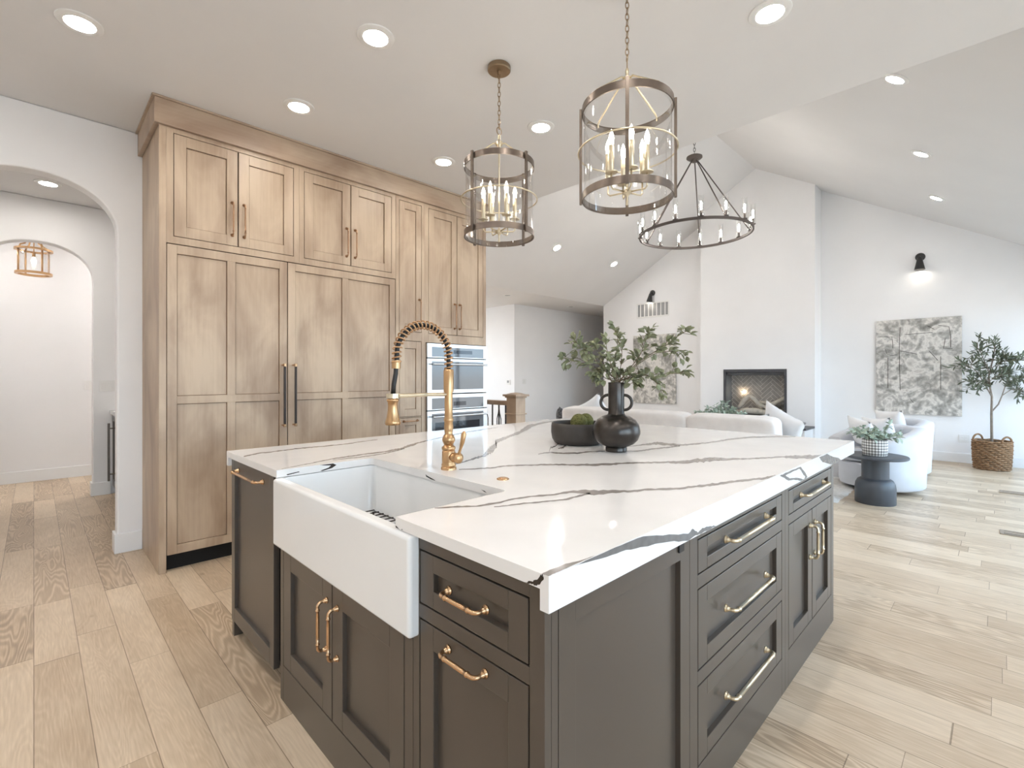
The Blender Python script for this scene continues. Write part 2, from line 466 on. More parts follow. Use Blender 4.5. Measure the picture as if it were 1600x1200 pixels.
def thing(name, loc, label, cat, group=None):
    o = bpy.data.objects.new(name, None); COL.objects.link(o); o.location = loc; o.empty_display_size = 0.05
    ORG[o.name] = Vector(loc)
    return tag(o, label, cat, group)

def tag(o, label, cat, group=None):
    o['label'] = label; o['category'] = cat
    if group: o['group'] = group
    return o

def struct(name, mb, m, **k):
    o = build(name, mb, m, **k); o['kind'] = 'structure'; return o

def dup(root, loc, rotz=None, label=None, group=None):
    r = root.copy(); COL.objects.link(r); r.location = loc
    if rotz is not None: r.rotation_euler = (0, 0, rotz)
    if label: r['label'] = label
    if group: r['group'] = group
    for ch in list(root.children):
        c = ch.copy(); COL.objects.link(c); c.parent = r
        for g in ch.children:
            d = g.copy(); COL.objects.link(d); d.parent = c
    return r
# ================================================================== THE ROOM
CEIL = 3.10; SLAB = 2.985; XE = 3.65; XF = 9.817; XB = 9.417
YR = -1.0; RIDGE_Y = 3.164; RIDGE_Z = 5.094; YS = 6.77; SL = 0.585; KY = -3.2; BX = -2.2
zr = lambda y: CEIL + SL * (y + 0.245)

struct('floor', MB().box(BX - .1, 13.2, KY - .1, 11.7, -0.1, 0.0), 'floor')
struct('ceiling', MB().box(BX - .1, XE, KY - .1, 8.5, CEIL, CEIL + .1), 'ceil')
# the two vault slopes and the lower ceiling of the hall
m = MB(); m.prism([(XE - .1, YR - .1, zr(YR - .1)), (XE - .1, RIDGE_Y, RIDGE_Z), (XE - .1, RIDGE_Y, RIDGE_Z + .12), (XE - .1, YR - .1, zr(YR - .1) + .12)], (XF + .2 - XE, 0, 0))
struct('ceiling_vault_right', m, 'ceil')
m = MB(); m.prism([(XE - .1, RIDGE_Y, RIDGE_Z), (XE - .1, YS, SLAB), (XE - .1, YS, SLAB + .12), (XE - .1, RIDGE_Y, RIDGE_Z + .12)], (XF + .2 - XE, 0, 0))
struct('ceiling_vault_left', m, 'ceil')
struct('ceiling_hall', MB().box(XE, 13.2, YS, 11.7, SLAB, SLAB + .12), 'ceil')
# wall above the kitchen ceiling edge, up to the vault
m = MB(); m.prism([(XE - .1, -0.2, CEIL + .1), (XE - .1, 6.45, CEIL + .1), (XE - .1, RIDGE_Y, RIDGE_Z)], (.1, 0, 0))
struct('wall_gable', m, 'wall')
# far wall with its gable
m = MB(); m.prism([(XF, YR - .1, 0), (XF, YS, 0), (XF, YS, SLAB), (XF, RIDGE_Y, RIDGE_Z), (XF, YR - .1, zr(YR - .1))], (.15, 0, 0))
struct('wall_far', m, 'wall')
# chimney breast
m = MB(); FB0, FB1 = 2.215, 4.19; FY0, FY1, FZ0, FZ1 = 2.645, 3.741, 0.50, 1.413
zl = lambda y: SLAB + SL * (YS - y)
def breast(y0, y1, z0):
    pts = [(XB, y0, z0), (XB, y1, z0)] + ([(XB, y1, min(zr(y1), zl(y1)))] + ([(XB, RIDGE_Y, RIDGE_Z)] if y0 < RIDGE_Y < y1 else []) + [(XB, y0, min(zr(y0), zl(y0)))])
    m.prism(pts, (XF - XB, 0, 0))
breast(FB0, FY0, 0); breast(FY1, FB1, 0); breast(FY0, FY1, FZ1)
m.box(XB, XF, FY0, FY1, 0, FZ0)
bmesh.ops.remove_doubles(m.bm, verts=m.bm.verts, dist=1e-4)
struct('wall_chimney_breast', m, 'wall')

# kitchen arch wall (two arches in a row lead to the pantry and the corridor)
def arch_wall(y0, y1, x0, x1, ax, a, zs, h):
    pts = [(x0, y0, 0), (ax - a, y0, 0)]
    for i in range(25):
        t = PI - PI * i / 24
        pts.append((ax + a * math.copysign(abs(math.cos(t)) ** 0.92, math.cos(t)), y0, zs + h * math.sin(t)))
    pts += [(ax + a, y0, 0), (x1, y0, 0), (x1, y0, CEIL), (x0, y0, CEIL)]
    mm = MB(); mm.prism(pts, (0, y1 - y0, 0)); return mm
struct('wall_left', arch_wall(4.52, 4.65, BX - .1, XE - .1, -0.005, .435, 2.33, .335), 'wall', bevel=.012)
struct('wall_pantry', arch_wall(6.861, 7.0, -1.3, XE - .1, 0.03, .42, 2.33, .33), 'wall', bevel=.01)
struct('wall_corridor', MB().box(-1.3, XE - .1, 8.325, 8.45, 0, CEIL), 'wall')
struct('wall_pantry_left', MB().box(-1.4, -1.3, 4.65, 8.45, 0, CEIL), 'wall')
struct('wall_pantry_right', MB().box(1.26, 1.36, 4.65, 6.861, 0, CEIL), 'wall')
struct('wall_stair', MB().box(XE - .1, XE, 4.52, 11.6, 0, CEIL), 'wall')
struct('wall_hall', MB().box(8.05, 13.2, 8.06, 11.6, 0, SLAB), 'wall')
m = MB()
m.box(XE, 4.6, 11.5, 11.6, 0, SLAB); m.box(7.6, 8.05, 11.5, 11.6, 0, SLAB); m.box(4.6, 7.6, 11.5, 11.6, 0, .9); m.box(4.6, 7.6, 11.5, 11.6, 2.7, SLAB)
struct('wall_hall_back', m, 'wall')
f = MB()  # unseen window, added to bring daylight into the hall
f.box(4.6, 4.66, 11.52, 11.58, .9, 2.7); f.box(7.54, 7.6, 11.52, 11.58, .9, 2.7); f.box(4.66, 7.54, 11.52, 11.58, .9, .96); f.box(4.66, 7.54, 11.52, 11.58, 2.64, 2.7); f.box(6.07, 6.13, 11.52, 11.58, .96, 2.64)
w_ = struct('window_6', f, 'trim')
build('pane', MB().box(4.66, 7.54, 11.547, 11.553, .96, 2.64), 'pane', w_)
portal('window_portal', (6.1, 11.62, 1.8), 3.0, 1.8, PI)
struct('wall_hall_end', MB().box(13.1, 13.2, YS, 8.06, 0, SLAB), 'wall')
struct('wall_hall_side', MB().box(XF + .15, 13.2, YS - .1, YS, 0, SLAB), 'wall')
struct('wall_back', MB().box(BX - .1, BX, KY, 4.52, 0, CEIL), 'wall')

# right-hand walls with the windows that light the rooms
def window_wall(name, y0, y1, x0, x1, zt, wins, z0, z1, n0):
    mm = MB(); xs = x0
    for a, b in wins:
        mm.box(xs, a, y0, y1, 0, zt); mm.box(a, b, y0, y1, 0, z0); mm.box(a, b, y0, y1, z1, zt); xs = b
    mm.box(xs, x1, y0, y1, 0, zt)
    struct(name, mm, 'wall')
    for i, (a, b) in enumerate(wins):
        f = MB(); t = .06
        ya = y0 + .03; yb = y1 - .02
        f.box(a, a + t, ya, yb, z0, z1); f.box(b - t, b, ya, yb, z0, z1); f.box(a + t, b - t, ya, yb, z0, z0 + t); f.box(a + t, b - t, ya, yb, z1 - t, z1)
        f.box((a + b) / 2 - .03, (a + b) / 2 + .03, ya, yb, z0 + t, z1 - t)
        w = struct('window_%d' % (n0 + i), f, 'trim')
        g = MB(); g.box(a + t, b - t, (ya + yb) / 2 - .004, (ya + yb) / 2 + .004, z0 + t, z1 - t)
        build('pane', g, 'pane', w)
        portal('window_portal', ((a + b) / 2, y0 - .02, (z0 + z1) / 2), b - a, z1 - z0, 0)
window_wall('wall_right', YR - .12, YR, XE - .1, XF, zr(YR) , [(3.95, 5.75), (5.95, 7.75), (7.95, 9.6)], 0.10, 2.42, 1)
window_wall('wall_right_kitchen', KY - .12, KY, BX, XE, CEIL, [(-1.7, 0.3), (0.7, 3.3)], 0.45, 2.6, 4)
struct('wall_nook', MB().box(XE - .1, XE, KY, YR - .12, 0, CEIL), 'wall')

# baseboards
BH = .14; BT = .016
def base(name, mm): struct(name, mm, 'trim', bevel=.003)
m = MB(); m.box(.43 - BT, .576, 4.52 - BT, 4.52, 0, BH); m.box(.43 - BT, .43, 4.52, 4.65, 0, BH); m.box(BX, -.44 + BT, 4.52 - BT, 4.52, 0, BH)
base('baseboard_left', m)
m = MB(); m.box(.45 - BT, .60, 6.861 - BT, 6.861, 0, BH); m.box(.45 - BT, .45, 6.861, 7.0, 0, BH); m.box(-1.3, -.39 + BT, 6.861 - BT, 6.861, 0, BH)
base('baseboard_pantry', m)
base('baseboard_corridor', MB().box(-1.3, XE - .1, 8.325 - BT, 8.325, 0, BH))
m = MB(); m.box(XF - BT, XF, YR, FB0, 0, BH); m.box(XF - BT, XF, FB1, YS, 0, BH)
base('baseboard_far', m)
m = MB(); m.box(8.05 - BT, 8.05, 8.06, 11.5, 0, BH); m.box(8.05 - BT, 13.1, 8.06 - BT, 8.06, 0, BH)
base('baseboard_hall', m)
VEIN_STRIPS=[[[[0.8047,1.1463],[0.8473,1.1184],[0.9147,1.0729],[0.9697,1.0614],[1.0292,1.0571],[1.1108,1.0372],[1.1699,1.0087],[1.2451,0.9909],[1.2988,0.9664],[1.3088,0.9402],[1.3463,0.9107],[1.3799,0.8712],[1.4556,0.8279],[1.5208,0.7816],[1.5977,0.744],[1.7006,0.7059],[1.7566,0.6881],[1.8183,0.6644],[1.9155,0.6224],[2.0453,0.591]],[[0.8009,1.1407],[0.8391,1.1076],[0.904,1.0604],[0.9553,1.0456],[1.0165,1.0441],[1.0968,1.0241],[1.1537,0.9947],[1.2247,0.9747],[1.2592,0.937],[1.2596,0.9049],[1.3082,0.8849],[1.3557,0.8559],[1.4297,0.8132],[1.4952,0.7684],[1.5721,0.7321],[1.661,0.6894],[1.7232,0.675],[1.7832,0.6516],[1.8778,0.6101],[1.9806,0.5723]]],[[[0.9439,1.0276],[0.9977,1.0086],[1.0535,0.9836],[1.1122,0.9589],[1.1658,0.9403],[1.2272,0.9381],[1.2806,0.935]],[[0.9393,1.0226],[0.9879,0.9986],[1.043,0.9738],[1.0986,0.9473],[1.149,0.9268],[1.2065,0.9223],[1.2557,0.9169]]],[[[1.2183,1.5361],[1.3123,1.4869],[1.4208,1.4593],[1.506,1.4061],[1.5721,1.3554],[1.6428,1.2728],[1.7171,1.2268],[1.7653,1.1942],[1.8239,1.1515],[1.8825,1.1111],[1.9743,1.0357],[2.0421,0.9979],[2.1431,0.9679],[2.2228,0.9374],[2.2621,0.8717],[2.3177,0.8215],[2.4967,0.7214],[2.5896,0.6655],[2.6327,0.628],[2.6781,0.6015]],[[1.2084,1.5236],[1.2961,1.4685],[1.4028,1.4407],[1.4866,1.388],[1.5473,1.3341],[1.6194,1.2547],[1.6732,1.1954],[1.715,1.1601],[1.7921,1.1314],[1.8549,1.0948],[1.9396,1.0175],[1.9824,0.9687],[2.0483,0.9251],[2.1231,0.8953],[2.214,0.8532],[2.2787,0.8077],[2.4498,0.7079],[2.4855,0.6387],[2.5189,0.6009],[2.6145,0.5872]]],[[[1.7271,1.5662],[1.7922,1.5785],[1.8284,1.5681],[1.8427,1.5063],[1.9012,1.4651],[1.9892,1.4406],[2.0418,1.4003]],[[1.7159,1.556],[1.7715,1.5602],[1.7951,1.5396],[1.8155,1.4841],[1.8699,1.441],[1.9658,1.4237],[2.0211,1.3861]]],[[[1.8364,1.5918],[1.947,1.6787],[2.006,1.6932],[2.0913,1.7418]],[[1.7997,1.56],[1.8925,1.6317],[1.977,1.6686],[2.0677,1.7221]]],[[[1.9393,1.6195],[2.0134,1.6458],[2.096,1.6906]],[[1.9223,1.6053],[1.9565,1.5993],[2.046,1.6503]]],[[[2.2547,1.4038],[2.3892,1.3864],[2.5398,1.3757],[2.5323,1.3091],[2.5323,1.2449],[2.7061,1.1702],[2.9903,1.141],[3.1727,1.0904],[3.2955,0.9959],[3.3908,0.8926]],[[2.2345,1.3911],[2.3497,1.3634],[2.4358,1.3194],[2.4305,1.2565],[2.4676,1.2131],[2.6601,1.1503],[2.9303,1.1182],[3.1071,1.0678],[3.2404,0.9793],[3.3412,0.8796]]],[[[2.1087,1.3312],[2.1863,1.2868],[2.3076,1.2645],[2.488,1.2231]],[[2.0908,1.32],[2.1457,1.2628],[2.2754,1.2468],[2.4431,1.201]]],[[[1.2848,1.6418],[1.4063,1.6896],[1.5225,1.7342],[1.6739,1.8665],[1.7929,1.9624],[1.8422,1.9846],[1.9249,2.0847],[2.1311,2.1888],[2.3601,2.3112],[2.6392,2.5169],[2.7548,2.5721],[2.8583,2.5989],[3.0149,2.6343],[3.2575,2.6842]],[[1.2718,1.6252],[1.3808,1.659],[1.484,1.6904],[1.5386,1.7156],[1.626,1.7798],[1.7273,1.8607],[1.8233,1.9746],[2.0435,2.0988],[2.2555,2.2087],[2.4165,2.3045],[2.5776,2.4066],[2.7539,2.5039],[2.9487,2.5765],[3.2101,2.6452]]],[[[0.7131,2.0471],[0.9893,2.1526],[1.105,2.1629],[1.2427,2.1647],[1.3702,2.2108],[1.4679,2.2839],[1.541,2.3191],[1.6404,2.3622],[1.8163,2.4367],[2.0962,2.5456],[2.2726,2.5886],[2.4291,2.603]],[[0.7112,2.0415],[0.9771,2.126],[1.0926,2.1386],[1.2281,2.1393],[1.3369,2.1571],[1.4151,2.2017],[1.512,2.2754],[1.6178,2.3298],[1.7936,2.4062],[2.0629,2.5051],[2.2242,2.5335],[2.3992,2.5708]]],[[[0.9528,2.1054],[1.0711,2.0965],[1.2099,2.1076],[1.3723,2.1835]],[[0.9485,2.0958],[1.0627,2.0801],[1.2,2.0903],[1.3579,2.1606]]],[[[0.6501,2.4591],[0.6905,2.4954],[0.7764,2.5501],[0.9775,2.5772],[1.2305,2.5574],[1.3208,2.5854],[1.4482,2.5964]],[[0.6441,2.4365],[0.6829,2.468],[0.7675,2.5209],[0.9655,2.5457],[1.2167,2.5288],[1.3081,2.5605],[1.4395,2.5808]]]]
VEIN_TOP=[[[0.6864,0.6142],[0.7105,0.6159],[0.7585,0.6134],[0.7897,0.6037],[0.836,0.5985],[0.7976,0.5985],[0.7504,0.5985],[0.7118,0.5985],[0.6879,0.5985]]]
VEIN_SIDE=[[[0.7603,0.9135],[0.8447,0.9131],[0.9326,0.9124],[1.0289,0.9099],[1.1548,0.8855],[1.2628,0.8623],[1.2899,0.8702],[1.3219,0.8523],[1.3508,0.8584],[1.4068,0.8517],[1.4475,0.8435],[1.398,0.8435],[1.3424,0.8435],[1.2978,0.8472],[1.2628,0.8435],[1.1548,0.8666],[1.0144,0.8877],[0.9326,0.8981],[0.8587,0.9027]],[[2.6122,0.9101],[2.7543,0.9105],[2.8827,0.8797],[2.9928,0.8617],[3.0504,0.8435],[2.8563,0.8441],[2.6699,0.8804]],[[2.0352,0.9084],[2.0818,0.9067],[2.1633,0.8783],[2.2679,0.8653],[2.3612,0.8446],[2.3232,0.8435],[2.2146,0.8654],[2.1466,0.8718]],[[2.3232,0.8435],[2.3612,0.8446],[2.3806,0.8528],[2.3326,0.879],[2.2861,0.9043],[2.3138,0.9047],[2.3709,0.8764],[2.4152,0.8477],[2.3904,0.8435]],[[2.0818,0.9067],[2.1802,0.9081],[2.2953,0.9058],[2.3045,0.8992],[2.1973,0.9006],[2.1057,0.8982]]]
VEIN_FRONT=[[[0.6614,0.884],[0.6424,0.8916],[0.6239,0.9021],[0.619,0.9097],[0.6124,0.9135],[0.6092,0.9065],[0.6173,0.8955],[0.6289,0.8871],[0.6441,0.8868]]]
BRANCHES=[[[2.073,1.353,1.253],[2.034,1.391,1.314],[1.998,1.428,1.334],[1.966,1.459,1.359],[1.93,1.495,1.385],[1.902,1.522,1.359],[1.891,1.533,1.388]],[[2.07,1.356,1.253],[2.03,1.373,1.301],[1.985,1.395,1.346],[1.936,1.421,1.402],[1.901,1.434,1.426],[1.862,1.45,1.462]],[[2.067,1.359,1.253],[2.059,1.401,1.315],[2.061,1.433,1.387],[2.067,1.461,1.421],[2.07,1.491,1.449]],[[2.075,1.351,1.253],[2.057,1.358,1.346],[2.064,1.34,1.435],[2.057,1.335,1.492],[2.037,1.344,1.529]],[[2.08,1.346,1.253],[2.112,1.352,1.334],[2.14,1.362,1.413],[2.156,1.384,1.481]],[[2.071,1.355,1.253],[2.021,1.352,1.346],[1.976,1.344,1.419],[1.94,1.327,1.472]],[[2.085,1.342,1.253],[2.133,1.306,1.334],[2.174,1.276,1.398],[2.202,1.26,1.476],[2.223,1.25,1.516]],[[2.089,1.337,1.253],[2.132,1.277,1.352],[2.184,1.207,1.409],[2.213,1.161,1.44],[2.241,1.115,1.483],[2.258,1.08,1.507]],[[2.089,1.337,1.257],[2.149,1.301,1.334],[2.237,1.236,1.406],[2.316,1.18,1.419],[2.35,1.169,1.407],[2.398,1.144,1.414]],[[2.089,1.337,1.263],[2.142,1.268,1.289],[2.204,1.19,1.301],[2.256,1.122,1.301],[2.275,1.086,1.314]],[[2.089,1.337,1.26],[2.124,1.257,1.311],[2.14,1.197,1.283],[2.138,1.154,1.24],[2.121,1.126,1.198]],[[2.085,1.342,1.253],[2.093,1.311,1.289],[2.102,1.28,1.282],[2.099,1.26,1.254]],[[2.066,1.36,1.253],[2.034,1.391,1.279],[2.012,1.414,1.302],[2.009,1.416,1.276]]]
# ================================================================== ISLAND
FX = .703; RYF = .6205
fmap = lambda u, v, n: (FX - n, u, v)             # sink side, u runs along y
rmap = lambda u, v, n: (u, RYF - n, v)            # right side, u runs along x
CY = 3.84
cmap = lambda u, v, n: (u, CY - n, v)             # tall cabinet run

def shaker(m, mp, u0, u1, v0, v1, st, rl=None, t=.024, rec=.009, groove=False, us=(), vs=(), n0=0.0, mull=None):
    """framed door front: stiles, rails, recessed panel(s)"""
    rl = rl if rl is not None else st; mull = mull or st
    m.ubox(mp, u0, u0 + st, v0, v1, n0 - t, n0); m.ubox(mp, u1 - st, u1, v0, v1, n0 - t, n0)
    m.ubox(mp, u0 + st, u1 - st, v0, v0 + rl, n0 - t, n0); m.ubox(mp, u0 + st, u1 - st, v1 - rl, v1, n0 - t, n0)
    for c in vs: m.ubox(mp, u0 + st, u1 - st, c - mull / 2, c + mull / 2, n0 - t, n0)
    cuts = [v0 + rl] + sum([[c - mull / 2, c + mull / 2] for c in vs], []) + [v1 - rl]
    for c in us:
        for k in range(0, len(cuts), 2): m.ubox(mp, c - mull / 2, c + mull / 2, cuts[k], cuts[k + 1], n0 - t, n0)
    if not groove:
        m.ubox(mp, u0 + st - .001, u1 - st + .001, v0 + rl - .001, v1 - rl + .001, n0 - t, n0 - rec); return m
    # raised field with a glaze line all round
    m.mi = 1; m.ubox(mp, u0 + st - .001, u1 - st + .001, v0 + rl - .001, v1 - rl + .001, n0 - t, n0 - rec - .002); m.mi = 0
    ucs = [u0 + st] + sum([[c - mull / 2, c + mull / 2] for c in us], []) + [u1 - st]
    for a in range(0, len(ucs), 2):
        for b in range(0, len(cuts), 2):
            m.ubox(mp, ucs[a] + .0035, ucs[a + 1] - .0035, cuts[b] + .0035, cuts[b + 1] - .0035, n0 - t + .002, n0 - rec)
    return m

def pull(m, mp, a, b, stand=.032, r=.0052):
    """bar pull with round feet, bent corners and collars"""
    (ua, va), (ub, vb) = a, b
    L = math.hypot(ub - ua, vb - va); du, dv = (ub - ua) / L, (vb - va) / L
    pts = []; rs = []
    def add(s_, n, rr): pts.append(mp(ua + du * s_, va + dv * s_, n)); rs.append(rr)
    add(0, 0, r * 2.1); add(0, .004, r * 2.1); add(0, .006, r * 1.3); add(0, .009, r * 1.7); add(0, .011, r * 1.05)
    c = .014
    for k in range(6):
        t = PI / 2 * k / 5
        add(c * (1 - math.cos(t)), stand - c + c * math.sin(t), r)
    add(.022, stand, r); add(.023, stand, r * 1.35); add(.027, stand, r * 1.35); add(.028, stand, r * .95)
    add(L * .3, stand, r * 1.08); add(L / 2, stand, r * 1.12); add(L * .7, stand, r * 1.08)
    add(L - .028, stand, r * .95); add(L - .027, stand, r * 1.35); add(L - .023, stand, r * 1.35); add(L - .022, stand, r)
    for k in range(6):
        t = PI / 2 * (1 - k / 5)
        add(L - c * (1 - math.cos(t)), stand - c + c * math.sin(t), r)
    add(L, .011, r * 1.05); add(L, .009, r * 1.7); add(L, .006, r * 1.3); add(L, .004, r * 2.1); add(L, 0, r * 2.1)
    m.tube(pts, rs, 10); return m

G = .0042   # gap round an inset door
def frame(m, mp, u0, u1, v0, v1, holes, t=.02):
    """flush face frame between u0..u1, v0..v1 round the holes (one column of holes)"""
    hu0 = min(h[0] for h in holes); hu1 = max(h[1] for h in holes)
    m.ubox(mp, u0, hu0, v0, v1, -t, 0); m.ubox(mp, hu1, u1, v0, v1, -t, 0)
    hs = sorted(holes, key=lambda h: h[2]); z = v0
    for h in hs:
        if h[2] > z + 1e-5: m.ubox(mp, hu0, hu1, z, h[2], -t, 0)
        z = h[3]
    if v1 > z: m.ubox(mp, hu0, hu1, z, v1, -t, 0)

# --- panel-fronted dishwasher at the left end
t = thing('dishwasher', (.95, 2.40, 0), 'panel-fronted dark dishwasher at the left end of the island, brass bar handle along its top', 'dishwasher')
m = MB(); m.box(.725, 1.29, 2.115, 2.69, .10, .875); build('body', m, 'gap', t)
m = MB(); shaker(m, fmap, 2.108, 2.703, .078, .878, .05, .07, rec=.015); build('door', m, 'paint', t, bevel=.0015)
d = t.children[-1]
m = MB(); pull(m, fmap, (2.585, .834), (2.235, .834), .034, .0058); build('handle', m, 'brass', d, smooth=True)
m = MB(); m.box(.706, 1.29, 2.672, 2.702, 0, .0775); build('foot', m, 'paint', t)
m = MB(); m.box(.78, 1.29, 2.115, 2.67, 0, .0995); build('toe_kick', m, 'gap', t)

# --- sink cabinet with two doors
t = thing('sink_cabinet', (1.0, 1.56, 0), 'dark two-door base cabinet below the white apron sink', 'cabinet')
m = MB(); frame(m, fmap, 1.078, 2.03, 0, .605, [(1.118, 2.0, .143, .605)])
build('carcass', m, 'paint', t, bevel=.0012)
m = MB(); m.box(.728, 1.29, 1.085, 2.10, 0, .60); m.box(.74, .75, 2.056, 2.10, .60, .88); build('interior', m, 'gap', t)  # dark block and strip stand in for shade behind doors and beside dishwasher
for (a, b, hu) in ((1.118, 1.5575, 1.517), (1.5575, 2.0, 1.598)):
    m = MB(); shaker(m, fmap, a + G, b - G / 2 if a < 1.2 else b - G, .143 + G, .603, .072, .068, rec=.015)
    d = build('door', m, 'paint', t, bevel=.0015)
    m = MB(); pull(m, fmap, (hu, .535), (hu, .372), .032); build('handle', m, 'brass', d, smooth=True)

# --- waste pull-out: one drawer over one door
t = thing('waste_cabinet', (1.0, .85, 0), 'dark cabinet with one drawer over a pull-out door, at the near island corner', 'cabinet')
m = MB(); frame(m, fmap, RYF, 1.0765, 0, .8835, [(.661, 1.049, .709, .849), (.661, 1.049, .11, .673)])
build('carcass', m, 'paint', t, bevel=.0012)
m = MB(); m.box(.728, 1.29, .645, 1.07, .02, .875); build('interior', m, 'gap', t)
m = MB(); shaker(m, fmap, .661 + G, 1.049 - G, .709 + G, .849 - G, .057, .043, rec=.015); d = build('drawer', m, 'paint', t, bevel=.0015)
m = MB(); pull(m, fmap, (.922, .781), (.790, .781), .032); build('handle', m, 'brass', d, smooth=True)
m = MB(); shaker(m, fmap, .661 + G, 1.049 - G, .11 + G, .673 - G, .057, .06, rec=.015); d = build('door', m, 'paint', t, bevel=.0015)
m = MB(); pull(m, fmap, (.925, .640), (.793, .640), .032); build('handle', m, 'brass', d, smooth=True)

# --- right side: end panel, drawer unit, door unit
m = MB(); m.ubox(rmap, FX + .0205, .743, 0, .843, -.02, 0); shaker(m, rmap, .745, 1.322, 0, .843, .055, .06, rec=.015)
m.ubox(rmap, .7445, .7452, .06, .83, -.019, -.003)
tag(build('end_panel', m, 'paint', bevel=.0012), 'tall dark framed end panel on the island side, next to the near corner', 'panel')

t = thing('drawer_cabinet', (1.75, .92, 0), 'dark three-drawer base cabinet in the middle of the island right side', 'cabinet')
U0, U1 = 1.374, 2.145
hs = [(U0, U1, .709, .815), (U0, U1, .428, .669), (U0, U1, .148, .387)]
m = MB(); frame(m, rmap, 1.324, 2.188, 0, .843, hs); build('carcass', m, 'paint', t, bevel=.0012)
m = MB(); m.box(1.33, 2.18, .645, 1.22, .02, .842); build('interior', m, 'gap', t)
for (a, b, v0, v1), hz in zip(hs, (.768, .548, .268)):
    m = MB(); shaker(m, rmap, a + G, b - G, v0 + G, v1 - G, .062, .034 if v1 > .8 else .05, rec=.015); d = build('drawer', m, 'paint', t, bevel=.0015)
    m = MB(); pull(m, rmap, (1.575, hz), (1.945, hz), .034, .0062); build('handle', m, 'brass_pale', d, smooth=True)

t = thing('door_cabinet', (2.6, .92, 0), 'dark base cabinet, one drawer over two doors, at the far right end of the island', 'cabinet')
hs = [(2.231, 2.95, .709, .815), (2.231, 2.95, .150, .672)]
m = MB(); frame(m, rmap, 2.1885, 3.0, 0, .843, hs); build('carcass', m, 'paint', t, bevel=.0012)
m = MB(); m.box(2.2, 2.99, .645, 1.22, .02, .842); build('interior', m, 'gap', t)
m = MB(); shaker(m, rmap, 2.231 + G, 2.95 - G, .709 + G, .815 - G, .062, .034, rec=.015); d = build('drawer', m, 'paint', t, bevel=.0015)
m = MB(); pull(m, rmap, (2.40, .768), (2.77, .768), .034, .0062); build('handle', m, 'brass_pale', d, smooth=True)
for a, b, hu in ((2.231, 2.5905, 2.548), (2.5905, 2.95, 2.632)):
    m = MB(); shaker(m, rmap, a + G, b - G, .150 + G, .672 - G, .066, .06, rec=.015); d = build('door', m, 'paint', t, bevel=.0015)
    m = MB(); pull(m, rmap, (hu, .60), (hu, .455), .034, .006); build('handle', m, 'brass_pale', d, smooth=True)

m = MB(); m.box(1.31, 3.0, 1.235, 2.70, 0, .883)
tag(build('island_back_panel', m, 'paint', bevel=.002), 'plain dark panelled back of the island under the seating overhang', 'panel')
# small dark fitting under the counter edge
m = MB(); m.ubox(rmap, 1.252, 1.282, .806, .838, .0005, .005); mo = build('pop_out_outlet', m, 'black', bevel=.002, seg=2)
tag(mo, 'tiny black outlet fitting tucked under the counter edge beside the top drawer', 'outlet')

# --- worktop: slab with the sink notch, mitred aprons on both long sides, veins
X0, X1, Y0, Y1, ZT = .688, 3.38, .597, 2.733, .914
NX, NY0, NY1 = 1.105, 1.139, 2.030
m = MB()
def arc(cx, cy, a0, a1, r=.022): return [(cx + r * math.cos(a0 + (a1 - a0) * k / 6), cy + r * math.sin(a0 + (a1 - a0) * k / 6)) for k in range(7)]
out = [(X0, Y0), (X1, Y0), (X1, Y1), (X0, Y1), (X0, NY1)] + arc(NX - .022, NY1 - .022, PI / 2, 0) + arc(NX - .022, NY0 + .022, 0, -PI / 2) + [(X0, NY0)]
m.prism([(a, b, .884) for a, b in out], (0, 0, ZT - .884))
m.box(X0, X1, Y0, Y0 + .0225, .843, .884); m.box(X0, X1, Y1 - .028, Y1, .843, .884)
bm0 = m.bm
m.mi = 1
def dens(L, R):
    """subdivide a vein strip and roughen its edges"""
    a = [Vector(p) for p in L]; b = [Vector(p) for p in R]; A = []; B = []
    for i in range(len(a) - 1):
        n = max(2, int((a[i + 1] - a[i]).length / .012))
        for k in range(n):
            s = k / n; A.append(a[i].lerp(a[i + 1], s)); B.append(b[i].lerp(b[i + 1], s))
    A.append(a[-1]); B.append(b[-1])
    ph = random.random() * 9; oA = []; oB = []
    for i, (p, q) in enumerate(zip(A, B)):
        w = (p - q); n_ = w.normalized() if w.length > 1e-6 else Vector((0, 1))
        f = .18 * w.length + .0006
        wob = .0022 * math.sin(i * .9 + ph) + .002 * math.sin(i * .37 + ph * 2)
        p2 = p + n_ * (wob + random.uniform(-f, f)); q2 = q + n_ * (wob + random.uniform(-f, f))
        oA.append(p2); oB.append(q2)
    return oA, oB
ZV = ZT + .0004
inside = lambda p: X0 + .002 < p.x < X1 - .002 and Y0 + .002 < p.y < Y1 - .002 and not (p.x < NX + .002 and NY0 - .002 < p.y < NY1 + .002)
def hold(p):
    if Y0 - .03 < p.y < Y0 + .003: p.y = Y0 + .003
    return p
for L, R in VEIN_STRIPS:
    A, B = dens(L, R); A = [hold(p) for p in A]; B = [hold(p) for p in B]
    for i in range(len(A) - 1):
        if all(inside(p) for p in (A[i], A[i + 1], B[i], B[i + 1])):
            m.poly([(A[i].x, A[i].y, ZV), (A[i + 1].x, A[i + 1].y, ZV), (B[i + 1].x, B[i + 1].y, ZV), (B[i].x, B[i].y, ZV)])
def rough(P, k=6, amp=.0016):
    o = []
    for i in range(len(P)):
        a = Vector(P[i]); b = Vector(P[(i + 1) % len(P)])
        for j in range(k):
            q = a.lerp(b, j / k)
            if j: q = q + Vector((random.uniform(-amp, amp), random.uniform(-amp, amp)))
            o.append(q)
    return o
for P in VEIN_TOP: m.poly([(p.x, max(p.y, Y0 + .0005), ZV) for p in rough(P, 4, .0008)])
m.mi = 3
for P in VEIN_SIDE: m.poly([(p.x, Y0 - .0004, min(max(p.y, .8435), .9135)) for p in rough(P, 4)])
m.mi = 2
